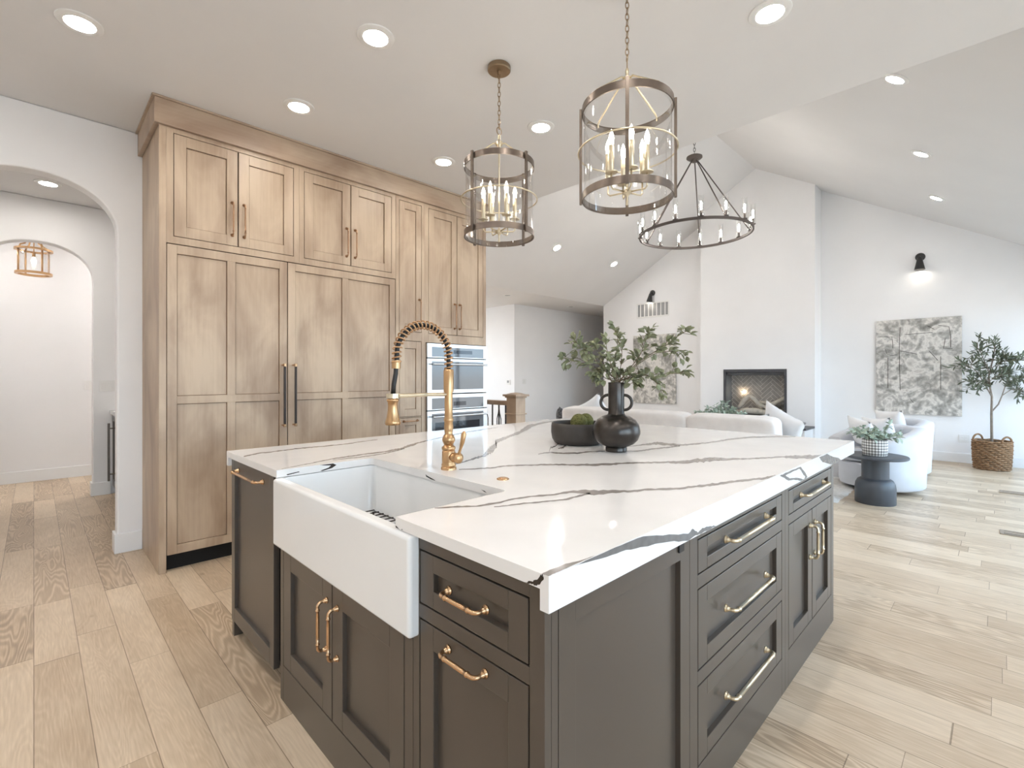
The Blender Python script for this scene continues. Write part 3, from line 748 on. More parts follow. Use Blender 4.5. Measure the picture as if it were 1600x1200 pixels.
for P in VEIN_FRONT: m.poly([(X0 - .0004, max(p.x, Y0 + .0005), min(max(p.y, .8435), .9135)) for p in rough(P, 5)])
# vein scraps on the notch faces
for P in ([(.86, .9125), (.92, .9125), (.935, .904), (.915, .893), (.872, .886), (.865, .889), (.90, .897), (.91, .905), (.88, .909)], [(.725, .893), (.775, .898), (.778, .895), (.73, .889)]):
    m.poly([(a, NY1 - .0004, b) for a, b in P])
for P in ([(1.60, .892), (1.605, .901), (1.595, .897), (1.57, .8925), (1.54, .887), (1.54, .885), (1.57, .8865)], [(1.27, .896), (1.25, .8945), (1.24, .889), (1.25, .8905)]):
    m.poly([(NX - .0004, a, b) for a, b in P])
for P in ([(1.133, .8905), (1.137, .8905), (1.137, .886), (1.12, .8855)], [(1.108, .8885), (1.104, .8885), (1.104, .886), (1.109, .886)]):
    m.poly([(X0 - .0004, a, b) for a, b in P])
wt = build('worktop', m, ['quartz', 'vein', 'vein_dark', 'vein_edge'], origin=(2.0, 1.66, .884))
tag(wt, 'large white quartz worktop with grey veins covering the whole island', 'worktop')

# --- apron sink
t = thing('apron_sink', (.9, 1.56, .62), 'white porcelain apron-front sink set into the island worktop', 'sink')
m = MB(); ax0, ax1, ay0, ay1, az0, az1 = .674, .718, 1.052, 2.034, .620, .8825
m.box(ax0, ax1, ay0, ay1, az0, az1)
o = build('apron', m, 'porcelain', t, bevel=.011, seg=5, auto=70)
m = MB(); bx0, bx1, by0, by1 = .6895, 1.135, 1.088, 2.052; wt_ = .022
def rr(x0, x1, y0, y1, r, z, n=5):
    P = []
    for cx, cy, a in ((x1 - r, y1 - r, 0), (x0 + r, y1 - r, PI / 2), (x0 + r, y0 + r, PI), (x1 - r, y0 + r, 1.5 * PI)):
        for k in range(n + 1): P.append((cx + r * math.cos(a + PI / 2 * k / n), cy + r * math.sin(a + PI / 2 * k / n), z))
    return P
i0, i1, j0, j1 = .7085, bx1 - wt_, by0 + wt_ + .01, by1 - wt_
rows = [rr(bx0, bx1, by0, by1, .01, .622), rr(bx0, bx1, by0, by1, .01, .8815), rr(i0, i1, j0, j1, .03, .8815), rr(i0 + .002, i1 - .002, j0 + .002, j1 - .002, .03, .86),
        rr(i0 + .004, i1 - .004, j0 + .004, j1 - .004, .03, .68), rr(i0 + .02, i1 - .02, j0 + .02, j1 - .02, .03, .652), rr(i0 + .06, i1 - .06, j0 + .06, j1 - .06, .03, .645)]
R = m.grid(rows, True); m._f(R[-1]); m._f(R[0][::-1])
build('basin', m, 'porcelain', t, auto=50)
m = MB(); m.lathe([(.0, .6465), (.045, .6465), (.052, .650), (.052, .6455)], (.92, 1.56, 0), 24); build('drain', m, 'steel', t, smooth=True)
# wire grid in the basin
m = MB(); gx0, gx1, gy0, gy1, gz = .745, 1.085, 1.165, 1.975, .685
for k in range(9): 
    x = gx0 + (gx1 - gx0) * k / 8; m.tube([(x, gy0, gz), (x, gy1, gz)], .0026, 6)
for k in range(21):
    y = gy0 + (gy1 - gy0) * k / 20; m.tube([(gx0, y, gz + .005), (gx1, y, gz + .005)], .0026, 6)
for x in (gx0 + .01, gx1 - .01):
    for y in (gy0 + .01, gy1 - .01): m.tube([(x, y, gz), (x, y, .6665)], .005, 8)
tag(build('sink_grid', m, 'dark_iron', smooth=True), 'wire grid lying in the bottom of the white apron sink', 'sink grid')

# --- spring faucet
FXc, FYc = 1.192, 1.569
t = thing('kitchen_faucet', (FXc, FYc, .914), 'tall brass spring-neck kitchen faucet standing behind the sink', 'faucet')
m = MB()
m.lathe([(0, .914), (.031, .914), (.031, .922), (.027, .926), (.029, .930), (.029, .936), (.026, .940), (.027, .945), (.027, .985), (.024, .990), (.027, .995), (.028, 1.003), (.023, 1.008), (.018, 1.013),
         (.021, 1.018), (.026, 1.030), (.026, 1.038), (.021, 1.050), (.016, 1.056), (.017, 1.07), (.019, 1.085), (.017, 1.105), (.0195, 1.110), (.0195, 1.117), (.0165, 1.122), (.0165, 1.225), (0, 1.225)], (FXc, FYc, 0), 24)
build('base', m, 'faucet', t, auto=60)
m = MB(); m.lathe([(0, 1.225), (.0205, 1.225), (.0205, 1.312), (.017, 1.318), (0, 1.318)], (FXc, FYc, 0), 24); build('collar', m, 'faucet', t, auto=50)
# arch of the hose: column up, over towards the basin, down to the spray head
HX = .953
ap = []
R_ = (FXc - HX) / 2; cxm = (FXc + HX) / 2
for k in range(5): ap.append((FXc, FYc, 1.318 + .012 * k))
for k in range(1, 30):
    a = PI * k / 29
    ap.append((cxm + R_ * math.cos(a), FYc, 1.366 + R_ * 1.02 * math.sin(a)))
ap += [(HX, FYc, 1.35), (HX - .002, FYc, 1.335)]
tail = [(HX - .002, FYc, 1.335), (HX - .004, FYc, 1.30), (HX - .012, FYc, 1.26), (HX - .016, FYc, 1.222)]
m = MB(); m.tube(ap[:-1] + tail, .0085, 10); build('hose', m, 'hose', t, smooth=True)
# spring coil round the hose
av = [Vector(p) for p in ap]; cum = [0]
for i in range(1, len(av)): cum.append(cum[-1] + (av[i] - av[i - 1]).length)
tot = cum[-1]; turns = 26; N = turns * 12; coil = []
for k in range(N + 1):
    s_ = tot * k / N; i = max(j for j in range(len(cum)) if cum[j] <= s_ + 1e-9); i = min(i, len(av) - 2)
    f = (s_ - cum[i]) / max(1e-9, cum[i + 1] - cum[i]); c = av[i].lerp(av[i + 1], f)
    tg = (av[i + 1] - av[i]).normalized(); nv = Vector((0, 1, 0)); bv = tg.cross(nv)
    a = 2 * PI * k / 12
    coil.append(c + (nv * math.cos(a) + bv * math.sin(a)) * .0158)
m = MB(); m.tube(coil, .0032, 6); build('spring', m, 'spring', t, smooth=True)
m = MB(); m.lathe([(0, 1.318), (.0165, 1.318), (.0165, 1.348), (0, 1.348)], (HX - .002, FYc, 0), 20); build('spring_end', m, 'faucet', t, auto=50)
sx, sz0 = HX - .016, 1.205
m = MB(); m.lathe([(0, sz0 + .012), (.014, sz0 + .012), (.016, sz0 + .004), (.0225, sz0), (.0225, sz0 - .006), (.019, sz0 - .010), (.0175, sz0 - .025), (.019, sz0 - .045), (.023, sz0 - .068), (.0275, sz0 - .080), (.0285, sz0 - .083), (.0285, sz0 - .091), (.026, sz0 - .094), (.024, sz0 - .0935), (0, sz0 - .0935)], (sx, FYc, 0), 24)
build('spray_head', m, 'faucet', t, auto=60)
m = MB(); za = 1.217
m.tube([(FXc - .014, FYc, za), (FXc - .12, FYc, za + .001), (sx + .025, FYc, za)], .0075, 10); m.lathe([(.0155, za - .008), (.024, za - .008), (.024, za + .009), (.0155, za + .009), (.0155, za - .008)], (sx, FYc, 0), 20)
build('support_arm', m, 'brass_pale', t, auto=60)
m = MB(); zh = .966
Mr = Matrix.Rotation(PI / 2, 3, 'X')   # local z -> -y
m.lathe([(0, .015), (.016, .015), (.016, .03), (.019, .034), (.019, .04), (.016, .044), (.017, .055), (.021, .060), (.021, .068), (.012, .075), (0, .077)], (FXc, FYc, zh), 20, M=Mr)
m.tube([(FXc, FYc - .064, zh + .012), (FXc + .002, FYc - .072, zh + .035), (FXc + .004, FYc - .083, zh + .065), (FXc + .006, FYc - .090, zh + .098), (FXc + .006, FYc - .092, zh + .108)], [.0065, .0055, .009, .0105, .004], 12)
build('lever_handle', m, 'faucet', t, auto=60)
# air switch button
m = MB(); m.lathe([(0, .9215), (.012, .9215), (.014, .919), (.020, .919), (.023, .9165), (.023, .9143), (0, .9143)], (1.215, 1.275, 0), 24)
tag(build('air_switch', m, 'brass', auto=40), 'small round brass button set in the worktop right of the faucet', 'button')

# --- vase, branches, bowl, moss balls
VX, VY = 2.072, 1.353
t = thing('two_handled_vase', (VX, VY, .9145), 'black round-bellied vase with a tall neck and two ring handles on the worktop', 'vase')
prof = [(0, .9148), (.052, .9148), (.0525, .918), (.0525, .934), (.050, .937), (.058, .941), (.085, .953), (.106, .974), (.117, 1.003), (.118, 1.018), (.112, 1.046), (.094, 1.073), (.066, 1.090), (.045, 1.097), (.040, 1.104), (.0395, 1.25), (.0405, 1.258), (.037, 1.259), (.034, 1.252), (.034, 1.12), (0, 1.115)]
m = MB(); m.lathe(prof, (VX, VY, 0), 40); build('body', m, 'vase', t, auto=55)
vd = Vector((VX, VY, 0)).normalized(); vr = Vector((vd.y, -vd.x, 0))
for sg in (-1, 1):
    P = []
    for k in range(15):
        a = -PI * .56 + PI * 1.12 * k / 14
        q = Vector((VX, VY, 1.158)) + vr * sg * (.040 + .036 * math.cos(a)) + Vector((0, 0, .037 * math.sin(a)))
        P.append(q)
    m = MB(); m.tube(P, .0075, 10); build('handle', m, 'vase', t, smooth=True)

def leaf(m, base, d, L, W, nrm, fold=.18):
    d = d.normalized(); s_ = d.cross(nrm)
    if s_.length < 1e-4: s_ = d.cross(Vector((1, 0, 0)))
    s_.normalize(); up = s_.cross(d)
    prof = ((0, 0), (.2, .62), (.45, 1.0), (.72, .8), (1, 0))
    mid = [base + d * (L * a) + up * (-.12 * L * a * a) for a, _ in prof]
    for sg in (1, -1):
        ed = [base + d * (L * a) + s_ * (sg * W / 2 * w) + up * (fold * W * w - .12 * L * a * a) for a, w in prof]
        vm = [m.bm.verts.new(p) for p in mid]; ve = [m.bm.verts.new(p) for p in ed[1:-1]]
        m._f([vm[0], vm[1], ve[0]]); m._f([vm[1], vm[2], ve[1], ve[0]]); m._f([vm[2], vm[3], ve[2], ve[1]]); m._f([vm[3], vm[4], ve[2]])

def rv(): return Vector((random.gauss(0, 1), random.gauss(0, 1), random.gauss(0, 1))).normalized()
BL = ['leafy sprig reaching furthest left from the black vase', 'leafy sprig arching up to the upper left out of the black vase', 'bushy sprig leaning slightly left behind the vase mouth',
      'tallest leafy sprig standing straight up in the black vase', 'upright leafy sprig just right of the tallest one', 'short upright sprig just left of the tallest one',
      'leafy sprig rising steeply to the upper right with its own top cluster', 'longest sprig reaching to the far upper right of the vase', 'leafy sprig reaching right below the longest one',
      'thin almost level sprig pointing right from the vase', 'sprig drooping to the right with a cluster hanging over the vase side', 'small sprig curling down at the right of the vase mouth', 'small sprig hanging at the left of the vase mouth']
for bi, (P, lab) in enumerate(zip(BRANCHES, BL)):
    P = [Vector(p) for p in P]
    # stem starts inside the neck
    st = Vector((VX + .018 * math.cos(bi * 2.4), VY + .018 * math.sin(bi * 2.4), 1.13)); mth = Vector((VX + .022 * math.cos(bi * 2.4), VY + .022 * math.sin(bi * 2.4), 1.262))
    Q = [st, mth] + P[1:]
    S = []
    for i in range(len(Q) - 1):
        for k in range(6): S.append(Q[i].lerp(Q[i + 1], k / 6))
    S.append(Q[-1])
    for _ in range(3):
        S = [S[0]] + [(S[i - 1] + S[i] * 2 + S[i + 1]) / 4 for i in range(1, len(S) - 1)] + [S[-1]]
    n = len(S); t = thing('leafy_sprig', st, lab, 'foliage', 'leafy sprigs in the black vase')
    m = MB(); m.tube(S, [.0026 * (1 - .7 * i / n) for i in range(n)], 6)
    lf = MB()
    for i in range(8, n):
        tg = (S[min(i + 1, n - 1)] - S[i - 1]).normalized()
        dens_ = 1.0 if i > n * .45 else .55
        for k in range(2):
            if random.random() > dens_ * .60: continue
            d = (tg * .5 + rv() * .9 + Vector((0, 0, .12))).normalized()
            b0 = S[i]
            if random.random() < .5:
                b1 = b0 + d * random.uniform(.012, .04); m.tube([b0, b1], .0012, 5); b0 = b1
                leaf(lf, b0, (d + rv() * .7).normalized(), random.uniform(.030, .044), random.uniform(.022, .030), (Vector((0, 0, 1)) + rv() * .6).normalized())
            leaf(lf, b0, d, random.uniform(.033, .048), random.uniform(.023, .032), (Vector((0, 0, 1)) + rv() * .6).normalized())
    for k in range(4):
        leaf(lf, S[-1], (S[-1] - S[-4]).normalized() + rv() * .8, random.uniform(.028, .040), .02, (Vector((0, 0, 1)) + rv() * .5).normalized())
    build('stem', m, 'twig', t, smooth=True); build('leaves', lf, 'leaf', t)

BXc, BYc = 2.165, 1.662
m = MB(); m.lathe([(0, .9148), (.118, .9148), (.132, .921), (.146, .945), (.152, .980), (.151, 1.012), (.147, 1.030), (.143, 1.032), (.139, 1.028), (.141, 1.01), (.138, .996), (.120, .986), (0, .984)], (BXc, BYc, 0), 48)
tag(build('ceramic_bowl', m, 'bowl', auto=60), 'low black ceramic bowl on the worktop left of the vase', 'bowl')
for (dx, dy, r, lab) in ((-.021, -.021, .047, 'green moss ball in the black bowl, the left one in front'), (.0745, .004, .045, 'green moss ball in the black bowl, the right one half hidden behind its neighbour')):
    m = MB(); m.sphere((BXc + dx, BYc + dy, .9865 + r), r, 32, 20)
    for v in m.bm.verts: v.co += rv() * .0014
    m.bm.normal_update()
    tag(build('moss_ball', m, 'moss', smooth=True), lab, 'moss ball', 'moss balls in the bowl')
GM = .0042
# ================================================================== TALL CABINET RUN
CB = 4.515
m = MB(); m.box(.577, .6165, CY, CB, 0, 2.938)
tag(build('cabinet_end_panel', m, 'maple', bevel=.0015), 'full-height pale maple end panel at the left end of the tall cabinets', 'panel')
def tall_pull(mp, name, a, b, parent, r=.0055):
    m = MB(); pull(m, mp, a, b, .032, r); build(name, m, 'champagne', parent, smooth=True)

def upper_unit(u0, u1, doors, lab, pulls, v0, v1, d0, d1, ul, ur, back=CB):
    t = thing('wall_cabinet', ((u0 + u1) / 2, (CY + back) / 2, v0), lab, 'cabinet')
    m = MB(); frame(m, cmap, u0, u1, v0, v1, [(ul, ur, d0, d1)])
    build('carcass', m, 'maple', t, bevel=.001)
    m = MB(); m.box(u0 + .003, u1 - .003, CY + .024, back, v0 + .003, v1 - .003); build('interior', m, 'gap', t)
    for (a, b), pu in zip(doors, pulls):
        m = MB(); shaker(m, cmap, a + GM, b - GM, d0 + GM, d1 - GM, .068 if b - a > .3 else .058, .07, rec=.011, groove=True); d = build('door', m, ['maple', 'glaze'], t, bevel=.0015)
        tall_pull(cmap, 'handle', (pu[0], pu[2]), (pu[0], pu[1]), d)
upper_unit(.617, 1.468, [(.655, 1.041), (1.041, 1.428)], 'two-door maple wall cabinet above the left fridge door, at the left corner', [(1.003, 2.29, 2.52), (1.079, 2.29, 2.52)], 2.166, 2.938, 2.213, 2.896, .655, 1.428)
upper_unit(1.4685, 2.322, [(1.506, 1.894), (1.894, 2.282)], 'two-door maple wall cabinet above the right fridge door', [(1.856, 2.29, 2.52), (1.932, 2.29, 2.52)], 2.166, 2.938, 2.213, 2.896, 1.506, 2.282)

# column fridge and freezer behind maple panels
def column(name, u0, u1, split_l, lab, hx, w):
    t = thing(name, ((u0 + u1) / 2, 4.18, 0), lab, 'refrigerator')
    m = MB(); m.box(u0, u1, CY + .024, CB, .09, 2.163); build('body', m, 'gap', t)
    m = MB(); m.box(u0, u1, CY + .06, CB, 0, .0895); build('toe_kick', m, 'gap', t)
    m = MB(); shaker(m, cmap, u0 + .003, u1 - .003, .112, 2.160, .055, .058, us=[(w[0] + w[1]) / 2], vs=[1.131], mull=.052, rec=.011, groove=True); d = build('door', m, ['maple', 'glaze'], t, bevel=.0015)
    m = MB(); hb, ht = .905, 1.385
    for z in (hb + .012, ht - .012):
        m.tube([cmap(hx, z, 0), cmap(hx, z, .055)], .006, 10); m.ubox(cmap, hx - .0075, hx + .0075, z - .011, z + .011, .045, .066)
    m.mi = 1; m.ubox(cmap, hx - .0065, hx + .0065, hb + .024, ht - .024, .047, .064)
    build('handle', m, ['brass', 'dark_iron'], d, bevel=.001)
column('refrigerator', .617, 1.3812, 0, 'tall maple-panelled refrigerator door, the left one of the pair, bar handle on its right edge', 1.342, (.997 - .026, .997 + .026))
column('freezer', 1.3818, 2.320, 0, 'tall maple-panelled freezer door, the right one of the pair, bar handle on its left edge', 1.422, (1.846 - .026, 1.846 + .026))

# narrow pantry cabinet
t = thing('pantry_cabinet', (2.48, 4.18, 0), 'narrow full-height maple cabinet between the freezer and the ovens', 'cabinet')
hs = [(2.358, 2.596, 1.697, 2.894), (2.364, 2.60, .912, 1.615), (2.364, 2.60, .14, .905)]
m = MB(); U = (2.324, 2.632)
for h in hs: pass
m.ubox(cmap, U[0], 2.358, 0, 2.938, -.02, 0); m.ubox(cmap, 2.60, U[1], 0, 2.938, -.02, 0)
for a, b in ((0, .14), (1.615, 1.697), (2.894, 2.938)): m.ubox(cmap, 2.358, 2.60, a, b, -.02, 0)
m.ubox(cmap, 2.358, 2.60, .905, .912, -.02, -.001)
build('carcass', m, 'maple', t, bevel=.001)
m = MB(); m.box(2.327, 2.629, CY + .024, CB, .02, 2.93); build('interior', m, 'gap', t)
m = MB(); shaker(m, cmap, 2.358 + GM, 2.60 - GM, 1.697 + GM, 2.894 - GM, .056, .066, groove=True); d = build('door', m, ['maple', 'glaze'], t, bevel=.0015); tall_pull(cmap, 'handle', (2.573, 2.005), (2.573, 1.762), d)
m = MB(); shaker(m, cmap, 2.358 + GM, 2.60 - GM, .912 + GM, 1.615 - GM, .056, .066, groove=True); d = build('door', m, ['maple', 'glaze'], t, bevel=.0015)
m = MB(); shaker(m, cmap, 2.358 + GM, 2.60 - GM, .14 + GM, .905 - GM, .056, .066, groove=True); d = build('drawer', m, ['maple', 'glaze'], t, bevel=.0015); tall_pull(cmap, 'handle', (2.405, .874), (2.552, .874), d)

# oven cabinet with its upper doors
t = thing('oven_cabinet', (3.02, 4.18, 0), 'tall maple oven cabinet with two doors above the built-in ovens', 'cabinet')
m = MB(); m.ubox(cmap, 2.6325, 2.648, 0, 2.938, -.02, 0); m.ubox(cmap, 3.372, 3.410, 1.61, 2.938, -.02, 0); m.ubox(cmap, 3.4075, 3.410, 0, 1.61, -.02, 0)
m.ubox(cmap, 2.648, 2.676, 1.61, 2.938, -.02, 0)
for a, b in ((1.61, 1.694), (2.894, 2.938)): m.ubox(cmap, 2.676, 3.372, a, b, -.02, 0)
m.ubox(cmap, 2.648, 3.4075, 0, .33, -.02, 0)
m.box(3.3905, 3.410, CY + .02, CB, 0, 2.938)
build('carcass', m, 'maple', t, bevel=.001)
m = MB(); m.box(2.635, 3.388, CY + .024, CB, 1.612, 2.93); build('interior', m, 'gap', t)
for a, b, hu in ((2.676, 3.022, 2.990), (3.022, 3.372, 3.054)):
    m = MB(); shaker(m, cmap, a + GM, b - GM, 1.694 + GM, 2.894 - GM, .062, .068, groove=True); d = build('door', m, ['maple', 'glaze'], t, bevel=.0015); tall_pull(cmap, 'handle', (hu, 2.005), (hu, 1.762), d)

def oven(name, z0, z1, zc, lab, win, disp):
    t = thing(name, (3.027, 4.1, z0), lab, 'oven')
    u0, u1 = 2.650, 3.406
    m = MB(); m.box(u0 + .003, u1 - .020, CY + .003, CB - .05, z0 + .004, z1 - .004); build('body', m, 'gap', t)
    m = MB(); m.ubox(cmap, u0, u1, zc + .004, z1 - .002, 0, .022); p = build('control_panel', m, 'steel', t, bevel=.002)
    m = MB(); m.ubox(cmap, u0 + .052, u1 - .052, zc + .012, z1 - .036, .0222, .0235); build('display_glass', m, 'oven_glass', p)
    m = MB(); m.ubox(cmap, *disp, .0238, .0243); build('display', m, 'dark_glass', p)
    m = MB(); m.ubox(cmap, u0, u1, z0 + .003, zc - .004, 0, .022); d = build('door', m, 'steel', t, bevel=.002)
    m = MB(); m.ubox(cmap, u0 + .052, u1 - .052, z0 + .038, zc - .030, .0222, .0235); build('window', m, 'oven_glass', d)
    if win: m = MB(); m.ubox(cmap, *win, .0238, .0243); build('window', m, 'dark_glass', d)
    m = MB(); zh = zc - .058
    m.tube([cmap(u0 + .04, zh, .065), cmap(u1 - .04, zh, .065)], .0095, 12)
    for u in (u0 + .07, u1 - .07): m.tube([cmap(u, zh, .022), cmap(u, zh, .062)], .008, 10)
    build('handle', m, 'steel', d, auto=40)
oven('microwave_oven', 1.117, 1.605, 1.462, 'stainless built-in microwave oven, the upper appliance behind the faucet', None, (2.96, 3.20, 1.51, 1.545))
oven('wall_oven', .335, 1.112, .957, 'stainless wall oven under the microwave, just above the worktop edge', (2.74, 3.30, .45, .84), (2.96, 3.12, .995, 1.035))

# crown along the top of the run
m = MB(); n0 = .028; n1 = .042
m.box(.577 - n0, 3.41, CY - n0, CY - .0005, 2.925, 3.086); m.box(.577 - n0, .5765, CY - .0005, CB, 2.925, 3.086)
m.box(.577 - n1, 3.42, CY - n1, CY - .0005, 3.0865, 3.0995); m.box(.577 - n1, .5765, CY - .0005, CB, 3.0865, 3.0995)
tag(build('crown_moulding', m, 'maple_h', bevel=.002), 'deep flat maple crown along the top of the tall cabinets under the ceiling', 'moulding')
m = MB(); m.box(.577, 3.41, CY + .0005, CB, 2.9385, 3.0995)
o = build('trim_1', m, 'maple_h'); o['kind'] = 'structure'

# ------------------------------------------------------------------ pantry seen through the arch
pmap = lambda u, v, n: (.610 - n, u, v)      # faces -x, u along y
t = thing('pantry_base_cabinet', (.94, 5.8, 0), 'dark pantry base cabinet with a pale worktop seen through the arch', 'cabinet')
m = MB(); m.box(.632, 1.25, 4.66, 6.84, .09, .878); build('carcass', m, 'gap', t)
m = MB(); m.box(.67, 1.25, 4.66, 6.84, 0, .0895); build('toe_kick', m, 'gap', t)
for a, b in ((4.67, 5.29), (5.295, 5.91), (5.915, 6.30), (6.305, 6.835)):
    m = MB(); shaker(m, pmap, a, b, .10, .872, .07, .07, n0=-.001)
    d = build('door', m, 'paint', t, bevel=.0015)
    if a > 6.3:
        m = MB()
        for z in (.27, .745): m.tube([pmap(6.50, z, 0), pmap(6.50, z, .055)], .007, 8)
        m.ubox(pmap, 6.49, 6.51, .20, .80, .048, .068); build('handle', m, 'bronze', d, bevel=.002)
m = MB(); m.box(.585, 1.255, 4.655, 6.858, .8785, .912); build('worktop', m, 'quartz', t, bevel=.002)

def plate(name, mp, u, v, w, h, n, lab, cat, kind):
    t = thing(name, mp(u, v, 0), lab, cat)
    m = MB(); m.ubox(mp, u - w / 2, u + w / 2, v - h / 2, v + h / 2, .0005, .006); build('plate', m, 'plastic', t, bevel=.002)
    for k in range(n):
        uu = u + (k - (n - 1) / 2) * .046
        if kind == 'switch':
            m = MB(); m.ubox(mp, uu - .016, uu + .016, v - .033, v + .033, .0062, .010); build('rocker', m, 'plastic', t, bevel=.002)
        else:
            for dz in (-.02, .02):
                m = MB(); m.ubox(mp, uu - .015, uu + .015, v + dz - .013, v + dz + .013, .0062, .009); build('socket', m, 'plastic', t, bevel=.003)
w2 = lambda u, v, n: (u, 6.861 - n, v); w3 = lambda u, v, n: (u, 8.325 - n, v); wf = lambda u, v, n: (XF - n, u, v); wh = lambda u, v, n: (u, 8.06 - n, v); wk = lambda u, v, n: (8.05 - n, u, v)
plate('light_switch', w2, .585, 1.18, .165, .118, 3, 'white multi-gang light switch on the pantry wall above the dark cabinet', 'switch', 'switch')
plate('light_switch', w3, .50, 1.17, .075, .118, 1, 'single white light switch on the corridor wall at the edge of the inner arch', 'switch', 'switch')
plate('light_switch', wh, 8.385, 1.157, .12, .118, 2, 'faint white light switch on the hall wall right of its corner', 'switch', 'switch')
plate('wall_outlet', wf, .744, .33, .075, .118, 1, 'white wall outlet on the far wall below the large painting, right of the chairs', 'outlet', 'outlet')
plate('wall_outlet', wf, .38, .36, .12, .118, 2, 'white wall outlet on the far wall just left of the basket', 'outlet', 'outlet')
t = thing('thermostat', (8.05, 8.25, 1.143), 'small white thermostat on the hall wall above the newel post', 'thermostat')
m = MB(); m.ubox(wk, 8.19, 8.31, 1.08, 1.20, .0005, .02); build('housing', m, 'plastic', t, bevel=.006)
m = MB(); m.ubox(wk, 8.215, 8.285, 1.125, 1.18, .0205, .023); build('screen', m, 'louver', t)
# ================================================================== LAMPS
def recessed(loc, lab, lit='disc', rot=None, group='recessed ceiling lights', r=.062):
    t = thing('recessed_light', loc, lab, 'ceiling light', group)
    m = MB(); m.lathe([(r + .001, -.004), (r + .002, -.011), (r + .012, -.0125), (r + .034, -.006), (r + .036, -.0008), (r + .001, -.0008)], loc, 32); build('trim_ring', m, 'plastic', t, auto=40)
    m = MB(); m.lathe([(0, -.008), (r, -.0065), (r, -.0015), (0, -.0015)], loc, 32); build('diffuser', m, lit, t)
    if rot: t.rotation_euler = rot
    return t
K = [((.168, 3.314), 'recessed light at the top left corner of the picture, nearest the arch wall'), ((1.264, 3.311), 'recessed light right in front of the tall cabinets above the first pair of upper doors'),
     ((2.455, 3.303), 'recessed light in front of the narrow tall cabinet, left of the smaller-looking lantern'), ((1.295, 2.343), 'recessed light above the sink end of the island, in the upper middle left'),
     ((2.617, 2.348), 'recessed light between the two kitchen lanterns'), ((2.603, .807), 'largest-looking recessed light at the top edge, right of the near lantern')]
for (x, y), lab in K: recessed((x, y, CEIL), lab)
# unseen lights added above and behind the camera to brighten the kitchen
for i, (x, y) in enumerate(((1.29, .81), (-.05, .81), (-.05, 2.34), (-1.35, .81), (-1.35, 2.34), (-1.35, 3.31), (2.6, -.75), (1.29, -.75), (-.05, -.75))):
    recessed((x, y, CEIL), 'added unseen ceiling light of the kitchen grid, above the frame or behind the camera', lit='disc_added_kitchen', group='added kitchen lights out of frame')
for x, y in ((-.75, 5.3), (.3, 5.3), (-.75, 7.65), (1.0, 7.65), (2.2, 7.65), (-.75, 6.285)):  # unseen lights added to brighten the passage and corridor
    recessed((x, y, CEIL), 'added recessed light of the pantry passage, hidden from view by the arches', 'disc_added_corridor' if y > 7 else 'disc_passage', None, group='added passage lights out of view')
recessed((.095, 6.285, CEIL), 'recessed light in the pantry ceiling seen through the arch', 'disc_passage', group=None)
ang = math.atan(SL)
for x, y, lab in ((4.71, .568, 'nearest of the three recessed lights on the right vault slope, at the kitchen ceiling edge'), (6.494, .573, 'middle one of the three recessed lights on the right vault slope'), (8.26, .58, 'farthest of the three recessed lights on the right vault slope, above the sconce')):
    recessed((x, y, zr(y)), lab, 'disc_cool', (ang, 0, 0), 'recessed lights on the vault')
for x, y, lab in ((6.762, 5.677, 'recessed light on the left vault slope right of the far lantern'), (8.599, 5.674, 'recessed light on the left vault slope nearest the gable wall'), (4.9, 5.68, 'added recessed light on the left vault slope hidden behind the tall cabinets')):  # last one is unseen, added to brighten the great room's left side
    recessed((x, y, zl(y)), lab, 'disc_cool', (-ang, 0, 0), 'recessed lights on the vault')
for x, y, lab in ((7.058, 7.268, 'unlit recessed light in the low hall ceiling, the nearest one'), (9.332, 7.388, 'unlit recessed light in the low hall ceiling, the middle one'), (10.65, 7.407, 'unlit recessed light in the low hall ceiling, beside the gable wall end')):
    recessed((x, y, SLAB), lab, 'louver', None, 'recessed lights in the hall ceiling')

for x, y in ((4.6, 7.5), (5.3, 7.45), (5.9, 7.45), (4.6, 9.3), (6.0, 9.7), (7.0, 10.6)):  # unseen lights added to brighten the hall walls
    recessed((x, y, SLAB), 'added recessed hall light hidden from view behind the tall cabinets', 'disc_added_corridor', None, 'added hall lights out of view')
def chain(m, c, z0, z1, L=.034, r=.0022, w=.008):
    n = max(1, int(round((z1 - z0) / (L * .78)))); st = (z1 - z0) / n
    for k in range(n):
        zc = z0 + st * (k + .5); a = (k % 2) * PI / 2 + .4; P = []
        for j in range(14):
            tt = 2 * PI * j / 14
            P.append((c[0] + w * math.cos(tt) * math.cos(a), c[1] + w * math.cos(tt) * math.sin(a), zc + L / 2 * math.sin(tt)))
        m.tube(P, r, 6, closed=True)

def flame_bulb(m, c, z, h=.072, r=.0125):
    m.lathe([(0, z), (.009, z), (.010, z + .012), (r * .8, z + h * .28), (r, z + h * .42), (r * .8, z + h * .62), (r * .42, z + h * .82), (r * .14, z + h * .95), (0, z + h)], (c[0], c[1], 0), 14)

def ring_band(m, c, z0, z1, r, t):
    m.lathe([(r, z0), (r + t, z0), (r + t, z1), (r, z1), (r, z0)], (c[0], c[1], 0), 56)

